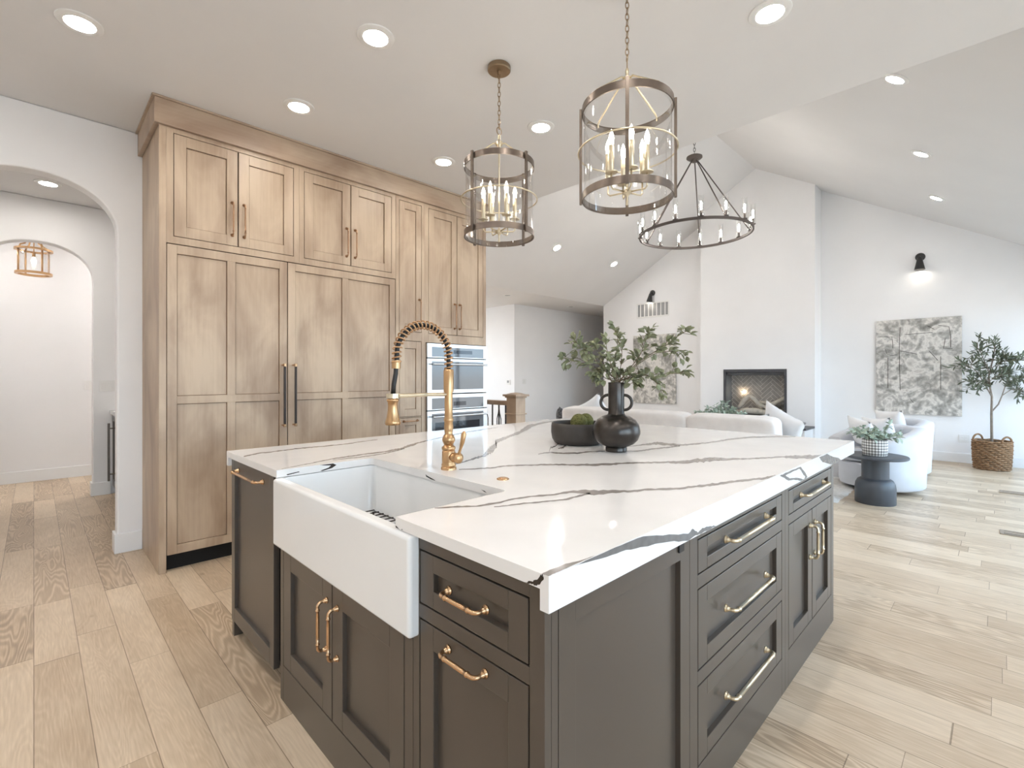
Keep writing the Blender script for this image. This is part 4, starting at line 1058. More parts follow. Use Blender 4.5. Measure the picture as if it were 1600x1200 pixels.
# --- kitchen lantern pendant
PC = (1.935, 1.205)
t = thing('lantern_pendant', (PC[0], PC[1], 2.11), 'nearer brass and glass drum lantern over the island, chain leaving the top of the picture', 'pendant light', 'lanterns over the island')
p1 = t; R1 = .200
m = MB(); m.lathe([(0, CEIL - .001), (.065, CEIL - .001), (.067, CEIL - .004), (.067, CEIL - .026), (.063, CEIL - .030), (.012, CEIL - .031), (.010, CEIL - .05), (0, CEIL - .05)], (PC[0], PC[1], 0), 32); build('canopy', m, 'canopy', t, auto=40)
m = MB(); chain(m, PC, 2.735, CEIL - .042); build('chain', m, 'canopy', t, smooth=True)
m = MB()
P = [(PC[0] + .019 * math.cos(a), PC[1], 2.722 + .022 * math.sin(a)) for a in [2 * PI * k / 16 for k in range(16)]]
m.tube(P, .003, 6, closed=True); build('loop', m, 'canopy', t, smooth=True)
m = MB(); m.lathe([(0, 2.700), (.006, 2.700), (.009, 2.685), (.007, 2.672), (.011, 2.664), (.020, 2.658), (.020, 2.640), (.010, 2.632), (.0045, 2.625), (.0045, 2.15), (.010, 2.146), (.022, 2.138), (.022, 2.128), (.010, 2.120), (.005, 2.112), (.005, 2.075), (0, 2.072)], (PC[0], PC[1], 0), 16)
build('stem', m, 'brass_pale', t, auto=50)
for k in range(4):
    a = PI / 4 + k * PI / 2; dv = Vector((math.cos(a), math.sin(a), 0)); c0 = Vector((PC[0], PC[1], 0))
    m = MB(); m.tube([c0 + dv * .016 + Vector((0, 0, 2.648)), c0 + dv * .034 + Vector((0, 0, 2.652)), c0 + dv * .050 + Vector((0, 0, 2.640)), c0 + dv * .185 + Vector((0, 0, 2.545)), c0 + dv * .197 + Vector((0, 0, 2.530)), c0 + dv * .197 + Vector((0, 0, 2.515))], .0042, 8)
    build('roof_arm', m, 'brass_pale', t, smooth=True)
m = MB(); ring_band(m, PC, 2.497, 2.531, R1, .005); build('top_ring', m, 'bronze', t, auto=40)
m = MB(); ring_band(m, PC, 2.098, 2.132, R1, .005); build('bottom_ring', m, 'bronze', t, auto=40)
m = MB(); P = [(PC[0] + .2215 * math.cos(2 * PI * k / 64), PC[1] + .2215 * math.sin(2 * PI * k / 64), 2.318) for k in range(64)]
m.tube(P, .0042, 8, closed=True); build('middle_ring', m, 'brass_pale', t, smooth=True)
for k in range(4):
    a = k * PI / 2; dv = Vector((math.cos(a), math.sin(a), 0)); sv = Vector((-dv.y, dv.x, 0)); c0 = Vector((PC[0], PC[1], 0)); m = MB()
    A = [c0 + dv * (R1 + .0055 if i < 2 else R1 + .0175) + sv * (.0075 if i in (0, 3) else -.0075) for i in range(4)]
    m.prism([p + Vector((0, 0, 2.092)) for p in A], (0, 0, .446))
    build('upright_strap', m, 'bronze', t, bevel=.0012)
m = MB(); m.lathe([(R1 - .004, 2.104), (R1 - .004, 2.522)], (PC[0], PC[1], 0), 64); build('glass_drum', m, 'glass', t, smooth=True)
for k in range(6):
    a = k * PI / 3 + .2; c = (PC[0] + .092 * math.cos(a), PC[1] + .092 * math.sin(a)); m = MB()
    m.tube([(PC[0] + .018 * math.cos(a), PC[1] + .018 * math.sin(a), 2.133), (c[0] - .01 * math.cos(a), c[1] - .01 * math.sin(a), 2.133), (c[0], c[1], 2.143), (c[0], c[1], 2.205)], .004, 8)
    build('candle_arm', m, 'brass_pale', t, smooth=True)
    m = MB(); m.lathe([(0, 2.200), (.028, 2.204), (.029, 2.207), (.010, 2.209), (.0115, 2.211), (.0115, 2.328), (0, 2.328)], (c[0], c[1], 0), 16); build('candle_sleeve', m, 'brass_pale', t, auto=50)
    m = MB(); flame_bulb(m, c, 2.3285); build('bulb', m, 'bulb', t, smooth=True)
p1.rotation_euler = (0, 0, math.radians(32))
dup(p1, (1.935, 2.063, 2.11), math.radians(2), 'farther brass and glass drum lantern, in front of the tall cabinets, round canopy in view')

# --- ring chandelier in the great room
HC = (6.9, RIDGE_Y); HZ = 3.345; HR = .775
t = thing('ring_chandelier', (HC[0], HC[1], HZ), 'large dark wagon-wheel chandelier with glass candle tubes under the vault', 'chandelier')
m = MB(); m.lathe([(0, RIDGE_Z - .03), (.07, RIDGE_Z - .045), (.07, RIDGE_Z - .075), (0, RIDGE_Z - .08)], (HC[0], HC[1], 0), 24); build('canopy', m, 'iron_grey', t, auto=40)
m = MB(); chain(m, HC, 4.54, RIDGE_Z - .07, .06, .004, .014); build('chain', m, 'iron_grey', t, smooth=True)
m = MB(); m.lathe([(0, 4.55), (.014, 4.545), (.018, 4.53), (.085, 4.522), (.11, 4.508), (.112, 4.49), (.09, 4.472), (.06, 4.462), (.055, 4.44), (.03, 4.425), (0, 4.42)], (HC[0], HC[1], 0), 28); build('hub', m, 'iron_grey', t, auto=50)
m = MB(); m.lathe([(HR - .013, HZ + .006), (HR + .013, HZ + .006), (HR + .013, HZ + .04), (HR - .013, HZ + .04), (HR - .013, HZ + .006)], (HC[0], HC[1], 0), 90); build('ring', m, 'iron_grey', t, auto=40)
near = math.atan2(-HC[1], -HC[0])
for k in range(5):
    a = near + math.radians(30 + 72 * k); m = MB()
    m.tube([(HC[0] + .045 * math.cos(a), HC[1] + .045 * math.sin(a), 4.45), (HC[0] + HR * math.cos(a), HC[1] + HR * math.sin(a), HZ + .038)], .0085, 8); build('support_rod', m, 'iron_grey', t, smooth=True)
for k in range(15):
    a = near + math.radians(6 + 24 * k); c = (HC[0] + HR * math.cos(a), HC[1] + HR * math.sin(a)); z = HZ + .0405
    m = MB(); m.lathe([(0, z), (.034, z), (.036, z + .008), (.020, z + .012), (.014, z + .016), (.014, z + .085), (0, z + .085)], (c[0], c[1], 0), 14); build('socket', m, 'iron_grey', t, auto=50)
    m = MB(); m.lathe([(0, z + .086), (.008, z + .086), (.011, z + .10), (.011, z + .18), (.006, z + .20), (0, z + .202)], (c[0], c[1], 0), 12); build('bulb', m, 'bulb_chandelier', t, smooth=True)
    m = MB(); m.lathe([(.033, z + .012), (.034, z + .29), (.036, z + .292)], (c[0], c[1], 0), 18); build('glass_tube', m, 'glass', t, smooth=True)

# --- small brass lantern in the corridor
LC = (0.0, 7.6)
t = thing('hall_lantern', (LC[0], LC[1], 2.40), 'small brass glass lantern hanging in the corridor beyond the arches', 'pendant light')
m = MB(); m.lathe([(0, CEIL - .001), (.06, CEIL - .001), (.06, CEIL - .02), (0, CEIL - .03)], (LC[0], LC[1], 0), 20); build('canopy', m, 'faucet', t, auto=40)
m = MB(); chain(m, LC, 2.835, CEIL - .022); build('chain', m, 'faucet', t, smooth=True)
m = MB(); m.lathe([(0, 2.84), (.018, 2.838), (.03, 2.825), (.03, 2.81), (0, 2.805)], (LC[0], LC[1], 0), 16); build('finial', m, 'faucet', t, auto=40)
m = MB()
for a0 in (0, 1, 2, 3):
    a = a0 * PI / 2 + .5; d = Vector((math.cos(a), math.sin(a), 0)); c0 = Vector((LC[0], LC[1], 0))
    q = MB(); q.tube([c0 + d * .02 + Vector((0, 0, 2.82)), c0 + d * .06 + Vector((0, 0, 2.80)), c0 + d * .08 + Vector((0, 0, 2.755)), c0 + d * .12 + Vector((0, 0, 2.735)), c0 + d * .132 + Vector((0, 0, 2.705))], .008, 8); build('roof_arm', q, 'faucet', t, smooth=True)
    q = MB(); q.tube([c0 + d * .138 + Vector((0, 0, 2.44)), c0 + d * .138 + Vector((0, 0, 2.70))], .009, 8); build('post', q, 'faucet', t, smooth=True)
m.bm.free()
m = MB(); ring_band(m, LC, 2.685, 2.705, .135, .024); build('top_ring', m, 'faucet', t, auto=40)
m = MB(); ring_band(m, LC, 2.42, 2.445, .130, .024); build('bottom_ring', m, 'faucet', t, auto=40)
m = MB(); m.lathe([(.126, 2.44), (.126, 2.69)], (LC[0], LC[1], 0), 32); build('glass_drum', m, 'glass', t, smooth=True)
m = MB(); m.tube([(LC[0], LC[1], 2.81), (LC[0], LC[1], 2.665)], .005, 8); m.lathe([(0, 2.665), (.014, 2.665), (.014, 2.62), (0, 2.62)], (LC[0], LC[1], 0), 14); build('lamp_holder', m, 'faucet', t, auto=40)
m = MB(); m.lathe([(0, 2.6195), (.012, 2.615), (.017, 2.595), (.023, 2.575), (.020, 2.55), (.012, 2.525), (0, 2.522)], (LC[0], LC[1], 0), 16); build('bulb', m, 'bulb_soft', t, smooth=True)

# --- wall sconces
for y, z, tilt, lab in ((.88, 3.10, 0, 'black cone wall sconce lighting the wall above the large painting'), (5.46, 3.10, .35, 'black cone wall sconce above the white vent grille')):
    t = thing('wall_sconce', (XF, y, z), lab, 'wall light', 'wall sconces')
    c0 = Vector((XF, y, z + .04)); Mx = Matrix.Rotation(-PI / 2, 3, 'Y')
    m = MB(); m.lathe([(0, .0005), (.062, .0005), (.062, .016), (.05, .022), (0, .024)], c0, 24, M=Mx); build('backplate', m, 'black', t, auto=40)
    m = MB(); m.tube([c0 + Vector((-.02, 0, 0)), c0 + Vector((-.06, 0, 0)), c0 + Vector((-.085, 0, -.015)), c0 + Vector((-.09, 0, -.035))], .011, 10); build('arm', m, 'black', t, smooth=True)
    Mt = Matrix.Rotation(tilt * .5, 3, 'X'); cs = c0 + Vector((-.09, 0, -.03))
    m = MB(); m.lathe([(0, .01), (.028, .008), (.034, -.01), (.040, -.05), (.066, -.17), (.071, -.178), (.062, -.172), (.036, -.05), (.028, -.03), (0, -.03)], cs, 24, M=Mt); build('shade', m, 'black', t, auto=40)
    m = MB(); m.lathe([(0, -.155), (.055, -.155), (.055, -.150), (0, -.150)], cs, 20, M=Mt); build('bulb', m, 'sconce', t)
# ================================================================== GREAT ROOM
# fireplace insert
t = thing('fireplace', (XB, (FY0 + FY1) / 2, FZ0), 'black-framed fireplace with grey herringbone brick and driftwood in the white chimney breast', 'fireplace')
XI = XB + .335; fw = .065
m = MB()
m.box(XB - .012, XB + .03, FY0, FY0 + fw * .62, FZ0, FZ1); m.box(XB - .012, XB + .03, FY1 - fw * .62, FY1, FZ0, FZ1)
m.box(XB - .012, XB + .03, FY0 + fw * .62, FY1 - fw * .62, FZ1 - .05, FZ1); m.box(XB - .012, XB + .03, FY0 + fw * .62, FY1 - fw * .62, FZ0, FZ0 + .06)
m.box(XB + .0305, XB + .06, FY0 + .03, FY1 - .03, FZ1 - .115, FZ1 - .02)
build('frame', m, 'frame_grey', t, bevel=.003)
m = MB(); m.box(XB + .031, XI + .02, FY0 + .002, FY0 + .02, FZ0 + .002, FZ1 - .002); m.box(XB + .031, XI + .02, FY1 - .02, FY1 - .002, FZ0 + .002, FZ1 - .002); m.box(XB + .061, XI + .02, FY0 + .021, FY1 - .021, FZ1 - .02, FZ1 - .002)
build('firebox', m, 'firebrick_side', t)
m = MB(); m.box(XB + .031, XI + .02, FY0 + .021, FY1 - .021, FZ0 + .002, FZ0 + .06); build('burner_bed', m, 'black', t)
m = MB(); m.sphere((XI - .05, 3.485, .985), .012, 12, 8); m.tube([(XI, 3.485, .985), (XI - .05, 3.485, .985)], .004, 6); build('added_glint', m, 'glint', t, smooth=True)  # glowing bead added for a bright glint and to light the firebox
# herringbone back
m = MB(); m.box(XI, XI + .02, FY0 + .021, FY1 - .021, FZ0 + .061, FZ1 - .021)
hb = MB(); W = .062; nB = 4; yc0 = (FY0 + FY1) / 2; zc0 = 1.0
ca, sa = math.cos(PI / 4), math.sin(PI / 4); gp = .005
def hbrick(i0, j0, i1, j1):
    P = []
    for a, b in ((i0 * W + gp, j0 * W + gp), (i1 * W - gp, j0 * W + gp), (i1 * W - gp, j1 * W - gp), (i0 * W + gp, j1 * W - gp)):
        P.append((yc0 + a * ca - b * sa, zc0 + a * sa + b * ca))
    ys = [p[0] for p in P]; zs = [p[1] for p in P]
    if max(ys) < FY0 + .03 or min(ys) > FY1 - .03 or max(zs) < FZ0 + .07 or min(zs) > FZ1 - .03: return
    hb.prism([(XI - .004, p[0], p[1]) for p in P], (.0038, 0, 0))
for i in range(-18, 19):
    for j in range(-18, 19):
        s_ = (i - j) % (2 * nB)
        if s_ == 0: hbrick(i, j, i + nB, j + 1)
        if s_ == 2 * nB - 1: hbrick(i, j, i + 1, j + nB)
for co, no in (((0, FY0 + .022, 0), (0, -1, 0)), ((0, FY1 - .022, 0), (0, 1, 0)), ((0, 0, FZ0 + .062), (0, 0, -1)), ((0, 0, FZ1 - .022), (0, 0, 1))):
    bmesh.ops.bisect_plane(hb.bm, geom=hb.bm.verts[:] + hb.bm.edges[:] + hb.bm.faces[:], plane_co=co, plane_no=no, clear_outer=True)
build('mortar_back', m, 'mortar', t); build('herringbone_brick', hb, 'brick', t)
m = MB(); m.box(XB + .012, XB + .016, FY0 + .041, FY1 - .041, FZ0 + .061, FZ1 - .051); build('glass_front', m, 'pane', t)
# driftwood
LG = [([(2.74, .64), (3.0, .62), (3.25, .64), (3.48, .62)], .058, .12, 'thick driftwood log lying along the front of the fireplace'),
      ([(3.52, .68), (3.42, .84), (3.32, .92), (3.22, .84), (3.10, .68)], .040, .16, 'bent driftwood branch arching up at the left of the fireplace'),
      ([(2.72, .90), (2.85, .82), (2.98, .74), (3.05, .70)], .042, .19, 'driftwood branch slanting up to the right side of the fireplace'),
      ([(2.93, .66), (3.03, .73), (3.12, .76)], .03, .07, 'short driftwood stub lying across the middle front of the pile'),
      ([(2.80, .76), (3.0, .79), (3.2, .80)], .03, .245, 'driftwood log at the back of the fireplace pile'),
      ([(3.60, .60), (3.48, .64), (3.36, .68)], .03, .20, 'driftwood piece low at the far left of the pile')]
for P, r, dx, lab in LG:
    Q = []
    for i in range(len(P) - 1):
        for k in range(5):
            s_ = k / 5; Q.append(Vector((XB + dx, P[i][0] + (P[i + 1][0] - P[i][0]) * s_, P[i][1] + (P[i + 1][1] - P[i][1]) * s_)))
    Q.append(Vector((XB + dx, P[-1][0], P[-1][1])))
    for _ in range(2): Q = [Q[0]] + [(Q[i - 1] + Q[i] * 2 + Q[i + 1]) / 4 for i in range(1, len(Q) - 1)] + [Q[-1]]
    rs = [r * random.uniform(.8, 1.12) * (.75 if i in (0, len(Q) - 1) else 1) for i in range(len(Q))]
    m = MB(); m.tube(Q, rs, 10)
    tag(build('driftwood_log', m, 'logs', smooth=True), lab, 'log', 'driftwood in the fireplace')
# hearth bench
t = thing('hearth_bench', (XB - .27, 3.2, 0), 'low white hearth bench with a dark stone top under the fireplace', 'hearth')
m = MB(); m.box(XB - .50, XB - .001, FB0 + .03, FB1 - .03, 0, .40); build('base', m, 'wall', t)
m = MB(); m.box(XB - .54, XB - .001, FB0, FB1, .4005, .435); build('stone_top', m, 'slate', t, bevel=.003)

# paintings, vent
def painting(y0, y1, z0, z1, mt, lab):
    t = thing('painting', (XF, (y0 + y1) / 2, z0), lab, 'painting')
    m = MB(); m.box(XF - .042, XF - .001, y0, y1, z0, z1); build('canvas', m, mt, t, bevel=.003)
    return t
tp = painting(.402, 1.431, .690, 2.182, 'art1', 'large grey abstract painting right of the chimney breast behind the armchairs')
# drawn pencil-like strokes of the picture
m = MB()
def stroke(P, r=.004):
    m.tube([(XF - .0432, .402 + (1.431 - .402) * (1 - a), .69 + 1.49 * (1 - b)) for a, b in P], r, 5)
for P in ([(.05, .17), (.2, .18), (.21, .25), (.21, .30)], [(.12, .31), (.14, .36), (.20, .38), (.26, .37)], [(.15, .40), (.15, .73)], [(.30, .08), (.29, .30), (.30, .75)], [(.36, .16), (.68, .15)],
          [(.62, .08), (.70, .12)], [(.74, .08), (.86, .10), (.88, .2), (.88, .31)], [(.82, .22), (.80, .32), (.9, .32)], [(.77, .4), (.77, .74)], [(.42, .84), (.46, .88)], [(.30, .33), (.5, .37)], [(.64, .34), (.74, .44)]):
    stroke(P, .003)
build('drawn_lines', m, 'dark_iron', tp, smooth=True)
painting(4.899, 5.927, .680, 2.205, 'art2', 'pale grey abstract painting left of the chimney breast behind the leafy vase')
t = thing('vent_grille', (XF, 5.46, 2.60), 'white return-air vent grille high on the gable wall under the left sconce', 'vent')
va, vb, vz0, vz1 = 5.06, 5.86, 2.60, 2.935
m = MB(); m.box(XF - .012, XF - .001, va, vb, vz0, vz0 + .03); m.box(XF - .012, XF - .001, va, vb, vz1 - .03, vz1); m.box(XF - .012, XF - .001, va, va + .03, vz0 + .03, vz1 - .03); m.box(XF - .012, XF - .001, vb - .03, vb, vz0 + .03, vz1 - .03)
for k in range(1, 8): m.box(XF - .010, XF - .001, va + .8 * k / 8 - .01, va + .8 * k / 8 + .01, vz0 + .03, vz1 - .03)
build('frame', m, 'plastic', t, bevel=.002)
m = MB(); m.box(XF - .004, XF - .0008, va + .03, vb - .03, vz0 + .03, vz1 - .03); build('backing', m, 'louver', t)

# floor registers
def register(x, y, L, W_, lab):
    t = thing('floor_register', (x, y, 0), lab, 'floor vent', 'floor registers by the windows')
    m = MB(); z1 = .007; b = .024
    m.box(x - W_ / 2, x + W_ / 2, y - L / 2, y - L / 2 + b, .0005, z1); m.box(x - W_ / 2, x + W_ / 2, y + L / 2 - b, y + L / 2, .0005, z1)
    m.box(x - W_ / 2, x - W_ / 2 + b, y - L / 2 + b, y + L / 2 - b, .0005, z1); m.box(x + W_ / 2 - b, x + W_ / 2, y - L / 2 + b, y + L / 2 - b, .0005, z1)
    m.box(x - .018, x + W_ / 2 - b, y - L / 2 + b, y + L / 2 - b, .0005, z1 - .003)
    build('frame', m, 'register', t, bevel=.001)
    m = MB(); m.box(x - W_ / 2 + b, x + W_ / 2 - b, y - L / 2 + b, y + L / 2 - b, .0003, .0012); build('grille', m, 'gap', t)
register(7.67, -.115, .25, .15, 'farther wooden floor register set in the oak floor near the tree')
register(5.68, -.16, .33, .15, 'nearer wooden floor register set in the oak floor at the right edge')

# newel post and stair railing
t = thing('stair_railing', (3.83, 5.0, 0), 'oak newel post and handrail with dark iron balusters beside the ovens', 'railing')
NXp, NYp = 3.84, 3.82; nw = .075
m = MB(); m.box(NXp - nw, NXp + nw, NYp - nw, NYp + nw, 0, 1.055)
m.box(NXp - nw - .012, NXp + nw + .012, NYp - nw - .012, NYp + nw + .012, .86, .875)
m.box(NXp - nw - .012, NXp + nw + .012, NYp - nw - .012, NYp + nw + .012, 0, .15)
n_ = build('newel_post', m, 'oak', t, bevel=.003)
m = MB(); q = nw + .032
m.box(NXp - nw - .012, NXp + nw + .012, NYp - nw - .012, NYp + nw + .012, 1.045, 1.062)
m.prism([(NXp - q, NYp - q, 1.0625), (NXp + q, NYp - q, 1.0625), (NXp + q, NYp + q, 1.0625), (NXp - q, NYp + q, 1.0625)], (0, 0, .022))
m.lathe([(q * 1.05, 1.085), (q * .6, 1.099), (0, 1.106)], (NXp, NYp, 0), 24)
build('newel_cap', m, 'oak', t, bevel=.003)
m = MB(); m.box(NXp - .032, NXp + .032, NYp + nw, 6.9, .955, 1.008); build('handrail', m, 'oak', t, bevel=.012, seg=3)
m = MB(); m.box(NXp - .03, NXp + .03, NYp + nw, 6.9, .0005, .03); build('shoe_rail', m, 'oak', t, bevel=.003)
for k in range(26):
    y = NYp + nw + .09 + k * .112; m = MB()
    m.box(NXp - .0065, NXp + .0065, y - .0065, y + .0065, .03, .955)
    if k % 2 == 1:
        for sg in (-1, 1): m.tube([(NXp, y + sg * .006, .90), (NXp, y + sg * .012, .86), (NXp, y + sg * .034, .79), (NXp, y + sg * .034, .60), (NXp, y + sg * .008, .50)], .0055, 6)
    build('baluster', m, 'dark_iron', t)

# rug
m = MB(); RX0, RX1, RY0, RY1 = 5.8, 8.9, 1.165, 4.6; P = []
for i in range(63):
    row = []
    for j in range(70):
        x = RX0 + (RX1 - RX0) * i / 62; y = RY0 + (RY1 - RY0) * j / 69
        edge = i in (0, 62) or j in (0, 69)
        row.append((x + (random.uniform(-.012, .012) if edge else 0), y + (random.uniform(-.012, .012) if edge else 0), .0015 if edge else .013 + random.uniform(-.006, .004)))
    P.append(row)
m.grid(P)
tag(build('shag_rug', m, 'rug', smooth=True), 'white shaggy rug under the sofa and armchairs', 'rug')

# sofa: back towards the kitchen
t = thing('sofa', (5.75, 2.97, .02), 'long cream sofa with its back to the kitchen island', 'sofa')
SX, SY0, SY1 = 5.16, 1.28, 4.66
m = MB(); m.box(SX + .01, SX + .98, SY0, SY1, .075, .29); build('base', m, 'sofa', t, bevel=.02, seg=3)
m = MB(); m.box(SX, SX + .17, SY0, SY1, .29, .66); build('back', m, 'sofa', t, bevel=.04, seg=4)
for a in (SY0, SY1 - .17):
    m = MB(); m.box(SX + .171, SX + .98, a, a + .17, .2905, .58); build('arm', m, 'sofa', t, bevel=.04, seg=4)
for k in range(3):
    yy = 1.60 + 2.74 * (k + .5) / 3; w = 2.74 / 3; ys = 1.46 + 3.02 * (k + .5) / 3
    m = MB(); m.cushion((SX + .60, ys, .385), .80, 3.02 / 3 - .01, .185, .22); build('seat_cushion', m, 'sofa', t, smooth=True)
    m = MB(); Mq = Matrix.Rotation(-.10, 3, 'Y'); m.cushion((SX + .245, yy, .655), .25, w + .045 if k != 1 else w - .01, .42, .26, Mq)
    build('back_cushion', m, 'sofa', t, smooth=True)
for px_ in (SX + .06, SX + .92):
    for py_ in (SY0 + .06, SY1 - .06):
        m = MB(); m.box(px_ - .02, px_ + .02, py_ - .02, py_ + .02, .0195, .0745); build('foot', m, 'black', t)
def throw(c, w, h, th, rz, tilt, mt, lab, grp, roll=0.0):
    M_ = Matrix.Rotation(rz, 3, 'Z') @ Matrix.Rotation(tilt, 3, 'X') @ Matrix.Rotation(roll, 3, 'Y')
    m = MB(); m.pillow((0, 0, 0), w, h, th, M_)
    o = build('throw_pillow', m, mt, smooth=True, origin=(0, 0, 0)); o.location = c
    return tag(o, lab, 'pillow', grp)
throw((SX + .57, 1.66, .705), .50, .50, .16, math.radians(62), -.28, 'pillow_fab', 'white throw pillow standing at the right end of the cream sofa', 'pillows on the sofa', -.45)
throw((SX + .48, 1.93, .63), .46, .50, .15, math.radians(88), -.30, 'pillow_fab', 'white throw pillow peeking over the sofa back beside the right-hand pillow', 'pillows on the sofa', .1)
throw((SX + .49, 4.02, .74), .48, .50, .16, math.radians(96), -.30, 'pillow_fab', 'white throw pillow peeking over the left end of the sofa back', 'pillows on the sofa', .5)
throw((SX + .46, 4.64, .66), .30, .34, .13, math.radians(40), -.10, 'pattern_fab', 'small dark patterned throw pillow at the far left end of the sofa', 'pillows on the sofa', .08)

# barrel armchairs, backs to the kitchen and the windows
def barrel(name, c, face, lab):
    """upholstered barrel chair; face = direction it looks in"""
    t = thing(name, (c[0], c[1], .03), lab, 'armchair', 'white barrel armchairs')
    def wall(r0, r1, a0, a1, z0, top):
        P = []; n = 40
        for i in range(n + 1):
            a = a0 + (a1 - a0) * i / n; s_ = abs((i / n) - .5) * 2
            zt = top - .17 * max(0, (s_ - .30) / .70) ** 1.5; row = []
            prof = [(r0 - .028, z0), (r0 - .006, z0 + .02), (r0 + .0, z0 + .2), (r0 + .022, zt - .05), (r0 + .014, zt - .015), (r0 - .02, zt), (r1 + .03, zt), (r1 + .004, zt - .02), (r1, zt - .06), (r1 - .0, z0 + .1), (r1 - .0, z0)]
            for r, z in prof: row.append((c[0] + r * math.cos(a), c[1] + r * math.sin(a), z))
            P.append(row)
        m = MB(); R = m.grid(P); m._f(R[0]); m._f(R[-1][::-1])
        for i in range(n): m._f([R[i][0], R[i][-1], R[i + 1][-1], R[i + 1][0]])
        return m
    b = face + PI
    build('back', wall(.47, .335, b - 2.15, b + 2.15, .055, .715), 'white_fab', t, auto=60)
    m = MB(); m.lathe([(0, .056), (.32, .056), (.332, .10), (.332, .30), (.30, .315), (0, .315)], (c[0], c[1], 0), 40); build('seat_base', m, 'white_fab', t, auto=50)
    m = MB(); m.cushion((c[0] + .05 * math.cos(face), c[1] + .05 * math.sin(face), .385), .54, .54, .14, .5); build('seat_cushion', m, 'white_fab', t, smooth=True)
    m = MB(); m.lathe([(0, .0305), (.28, .0305), (.28, .0545), (0, .0545)], (c[0], c[1], 0), 32); build('swivel_base', m, 'black', t, auto=40)
    return t
CH1 = (6.87, 1.03); CH2 = (8.06, 1.08)
barrel('barrel_armchair', CH1, math.radians(132), 'white barrel armchair right behind the black side table, back turned')
barrel('barrel_armchair', CH2, math.radians(132), 'white barrel armchair partly hidden behind the nearer one, towards the far wall')
throw((CH1[0] + .06, CH1[1] - .05, .62), .50, .40, .18, math.radians(40), -.22, 'pillow_fab', 'white pillow propped in the nearer barrel armchair', 'pillows in the armchairs', .06)
throw((CH1[0] - .04, CH1[1] + .09, .63), .44, .36, .15, math.radians(36), -.35, 'pillow_fab', 'second white pillow leaning in front of the first in the nearer armchair', 'pillows in the armchairs', -.1)
throw((CH2[0] + .06, CH2[1] - .06, .63), .50, .42, .18, math.radians(42), -.22, 'pillow_fab', 'white pillow propped in the farther barrel armchair', 'pillows in the armchairs', .05)

# side table
TX, TY = 6.10, .90
t = thing('side_table', (TX, TY, 0), 'round slate-black pedestal side table with a domed base on the oak floor', 'side table')
m = MB(); m.lathe([(0, 0), (.170, 0), (.172, .006), (.172, .15), (.166, .20), (.148, .235), (.122, .250), (0, .250)], (TX, TY, 0), 40); build('base', m, 'table', t, auto=50)
m = MB(); m.lathe([(0, .2505), (.116, .2505), (.116, .457), (0, .457)], (TX, TY, 0), 36); build('column', m, 'table', t, auto=50)
m = MB(); m.lathe([(0, .4575), (.268, .4575), (.276, .464), (.276, .478), (.270, .484), (0, .484)], (TX, TY, 0), 48); build('tabletop', m, 'table', t, auto=40)

def bush(name, c, z0, R, H, n, L, W, mt, lab, cat, droop=0.3, stems=14, holder=None, seed=1):
    """potted foliage: stems fan out of the pot, leaves along them"""
    random.seed(seed)
    st = MB(); lf = MB()
    for k in range(stems):
        a = 2 * PI * k / stems + random.uniform(-.3, .3); sp = random.uniform(.25, 1.0); h = H * random.uniform(.5, 1.0) * (1.1 - .55 * sp)
        P = []
        for i in range(9):
            s_ = i / 8
            P.append(Vector((c[0] + math.cos(a) * (.015 + R * sp * s_ ** 1.2), c[1] + math.sin(a) * (.015 + R * sp * s_ ** 1.2), z0 + h * (s_ - droop * sp * s_ * s_))))
        st.tube(P, [.0025 * (1 - .6 * i / 8) for i in range(9)], 5)
        for i in range(2, 9):
            for q in range(n):
                d = ((P[i] - P[i - 1]).normalized() * .6 + rv() * .9).normalized()
                leaf(lf, P[i], d, L * random.uniform(.7, 1.15), W * random.uniform(.75, 1.1), (Vector((0, 0, 1)) + rv() * .6).normalized())
    return st, lf
# checked pot with eucalyptus
t = thing('checked_planter', (TX - .02, TY, .4845), 'round grey-and-white checked planter on the black side table', 'planter')
m = MB(); px0 = TX - .02
m.lathe([(0, .4850), (.098, .4850), (.104, .492), (.108, .55), (.108, .645), (.104, .650), (.098, .645), (.098, .625), (0, .622)], (px0, TY, 0), 40)
build('pot', m, 'check', t, auto=55)
st, lf = bush('eucalyptus_plant', (px0, TY), .623, .24, .27, 2, .062, .040, 'leaf_blue', '', '', .35, 15, seed=5)
t = thing('eucalyptus_plant', (px0, TY, .623), 'grey-green eucalyptus growing in the checked planter on the side table', 'plant')
build('stems', st, 'twig', t, smooth=True); build('leaves', lf, 'leaf_blue', t)

# coffee table and its plant beyond the sofa
t = thing('coffee_table', (7.25, 2.95, .02), 'coffee table hidden behind the sofa back, carrying the green plant', 'coffee table')
m = MB(); m.box(6.75, 7.75, 2.45, 3.45, .40, .44); build('tabletop', m, 'oak', t, bevel=.004)
for a in (6.82, 7.68):
    for b in (2.52, 3.38):
        m = MB(); m.box(a - .03, a + .03, b - .03, b + .03, .03, .3995); build('leg', m, 'oak', t)
t = thing('white_planter', (7.2, 2.92, .4405), 'white bowl planter showing just above the sofa back in front of the fireplace', 'planter')
m = MB(); m.lathe([(0, .441), (.07, .441), (.11, .50), (.125, .60), (.13, .66), (.122, .66), (.115, .64), (0, .64)], (7.2, 2.92, 0), 32); build('pot', m, 'porcelain', t, auto=50)
st, lf = bush('leafy_plant', (7.2, 2.92), .642, .40, .38, 3, .066, .042, 'leaf_blue', '', '', .45, 18, seed=11)
t = thing('leafy_plant', (7.2, 2.92, .642), 'low spreading green plant in front of the fireplace, beyond the sofa back', 'plant')
build('stems', st, 'twig', t, smooth=True); build('leaves', lf, 'leaf_blue', t)

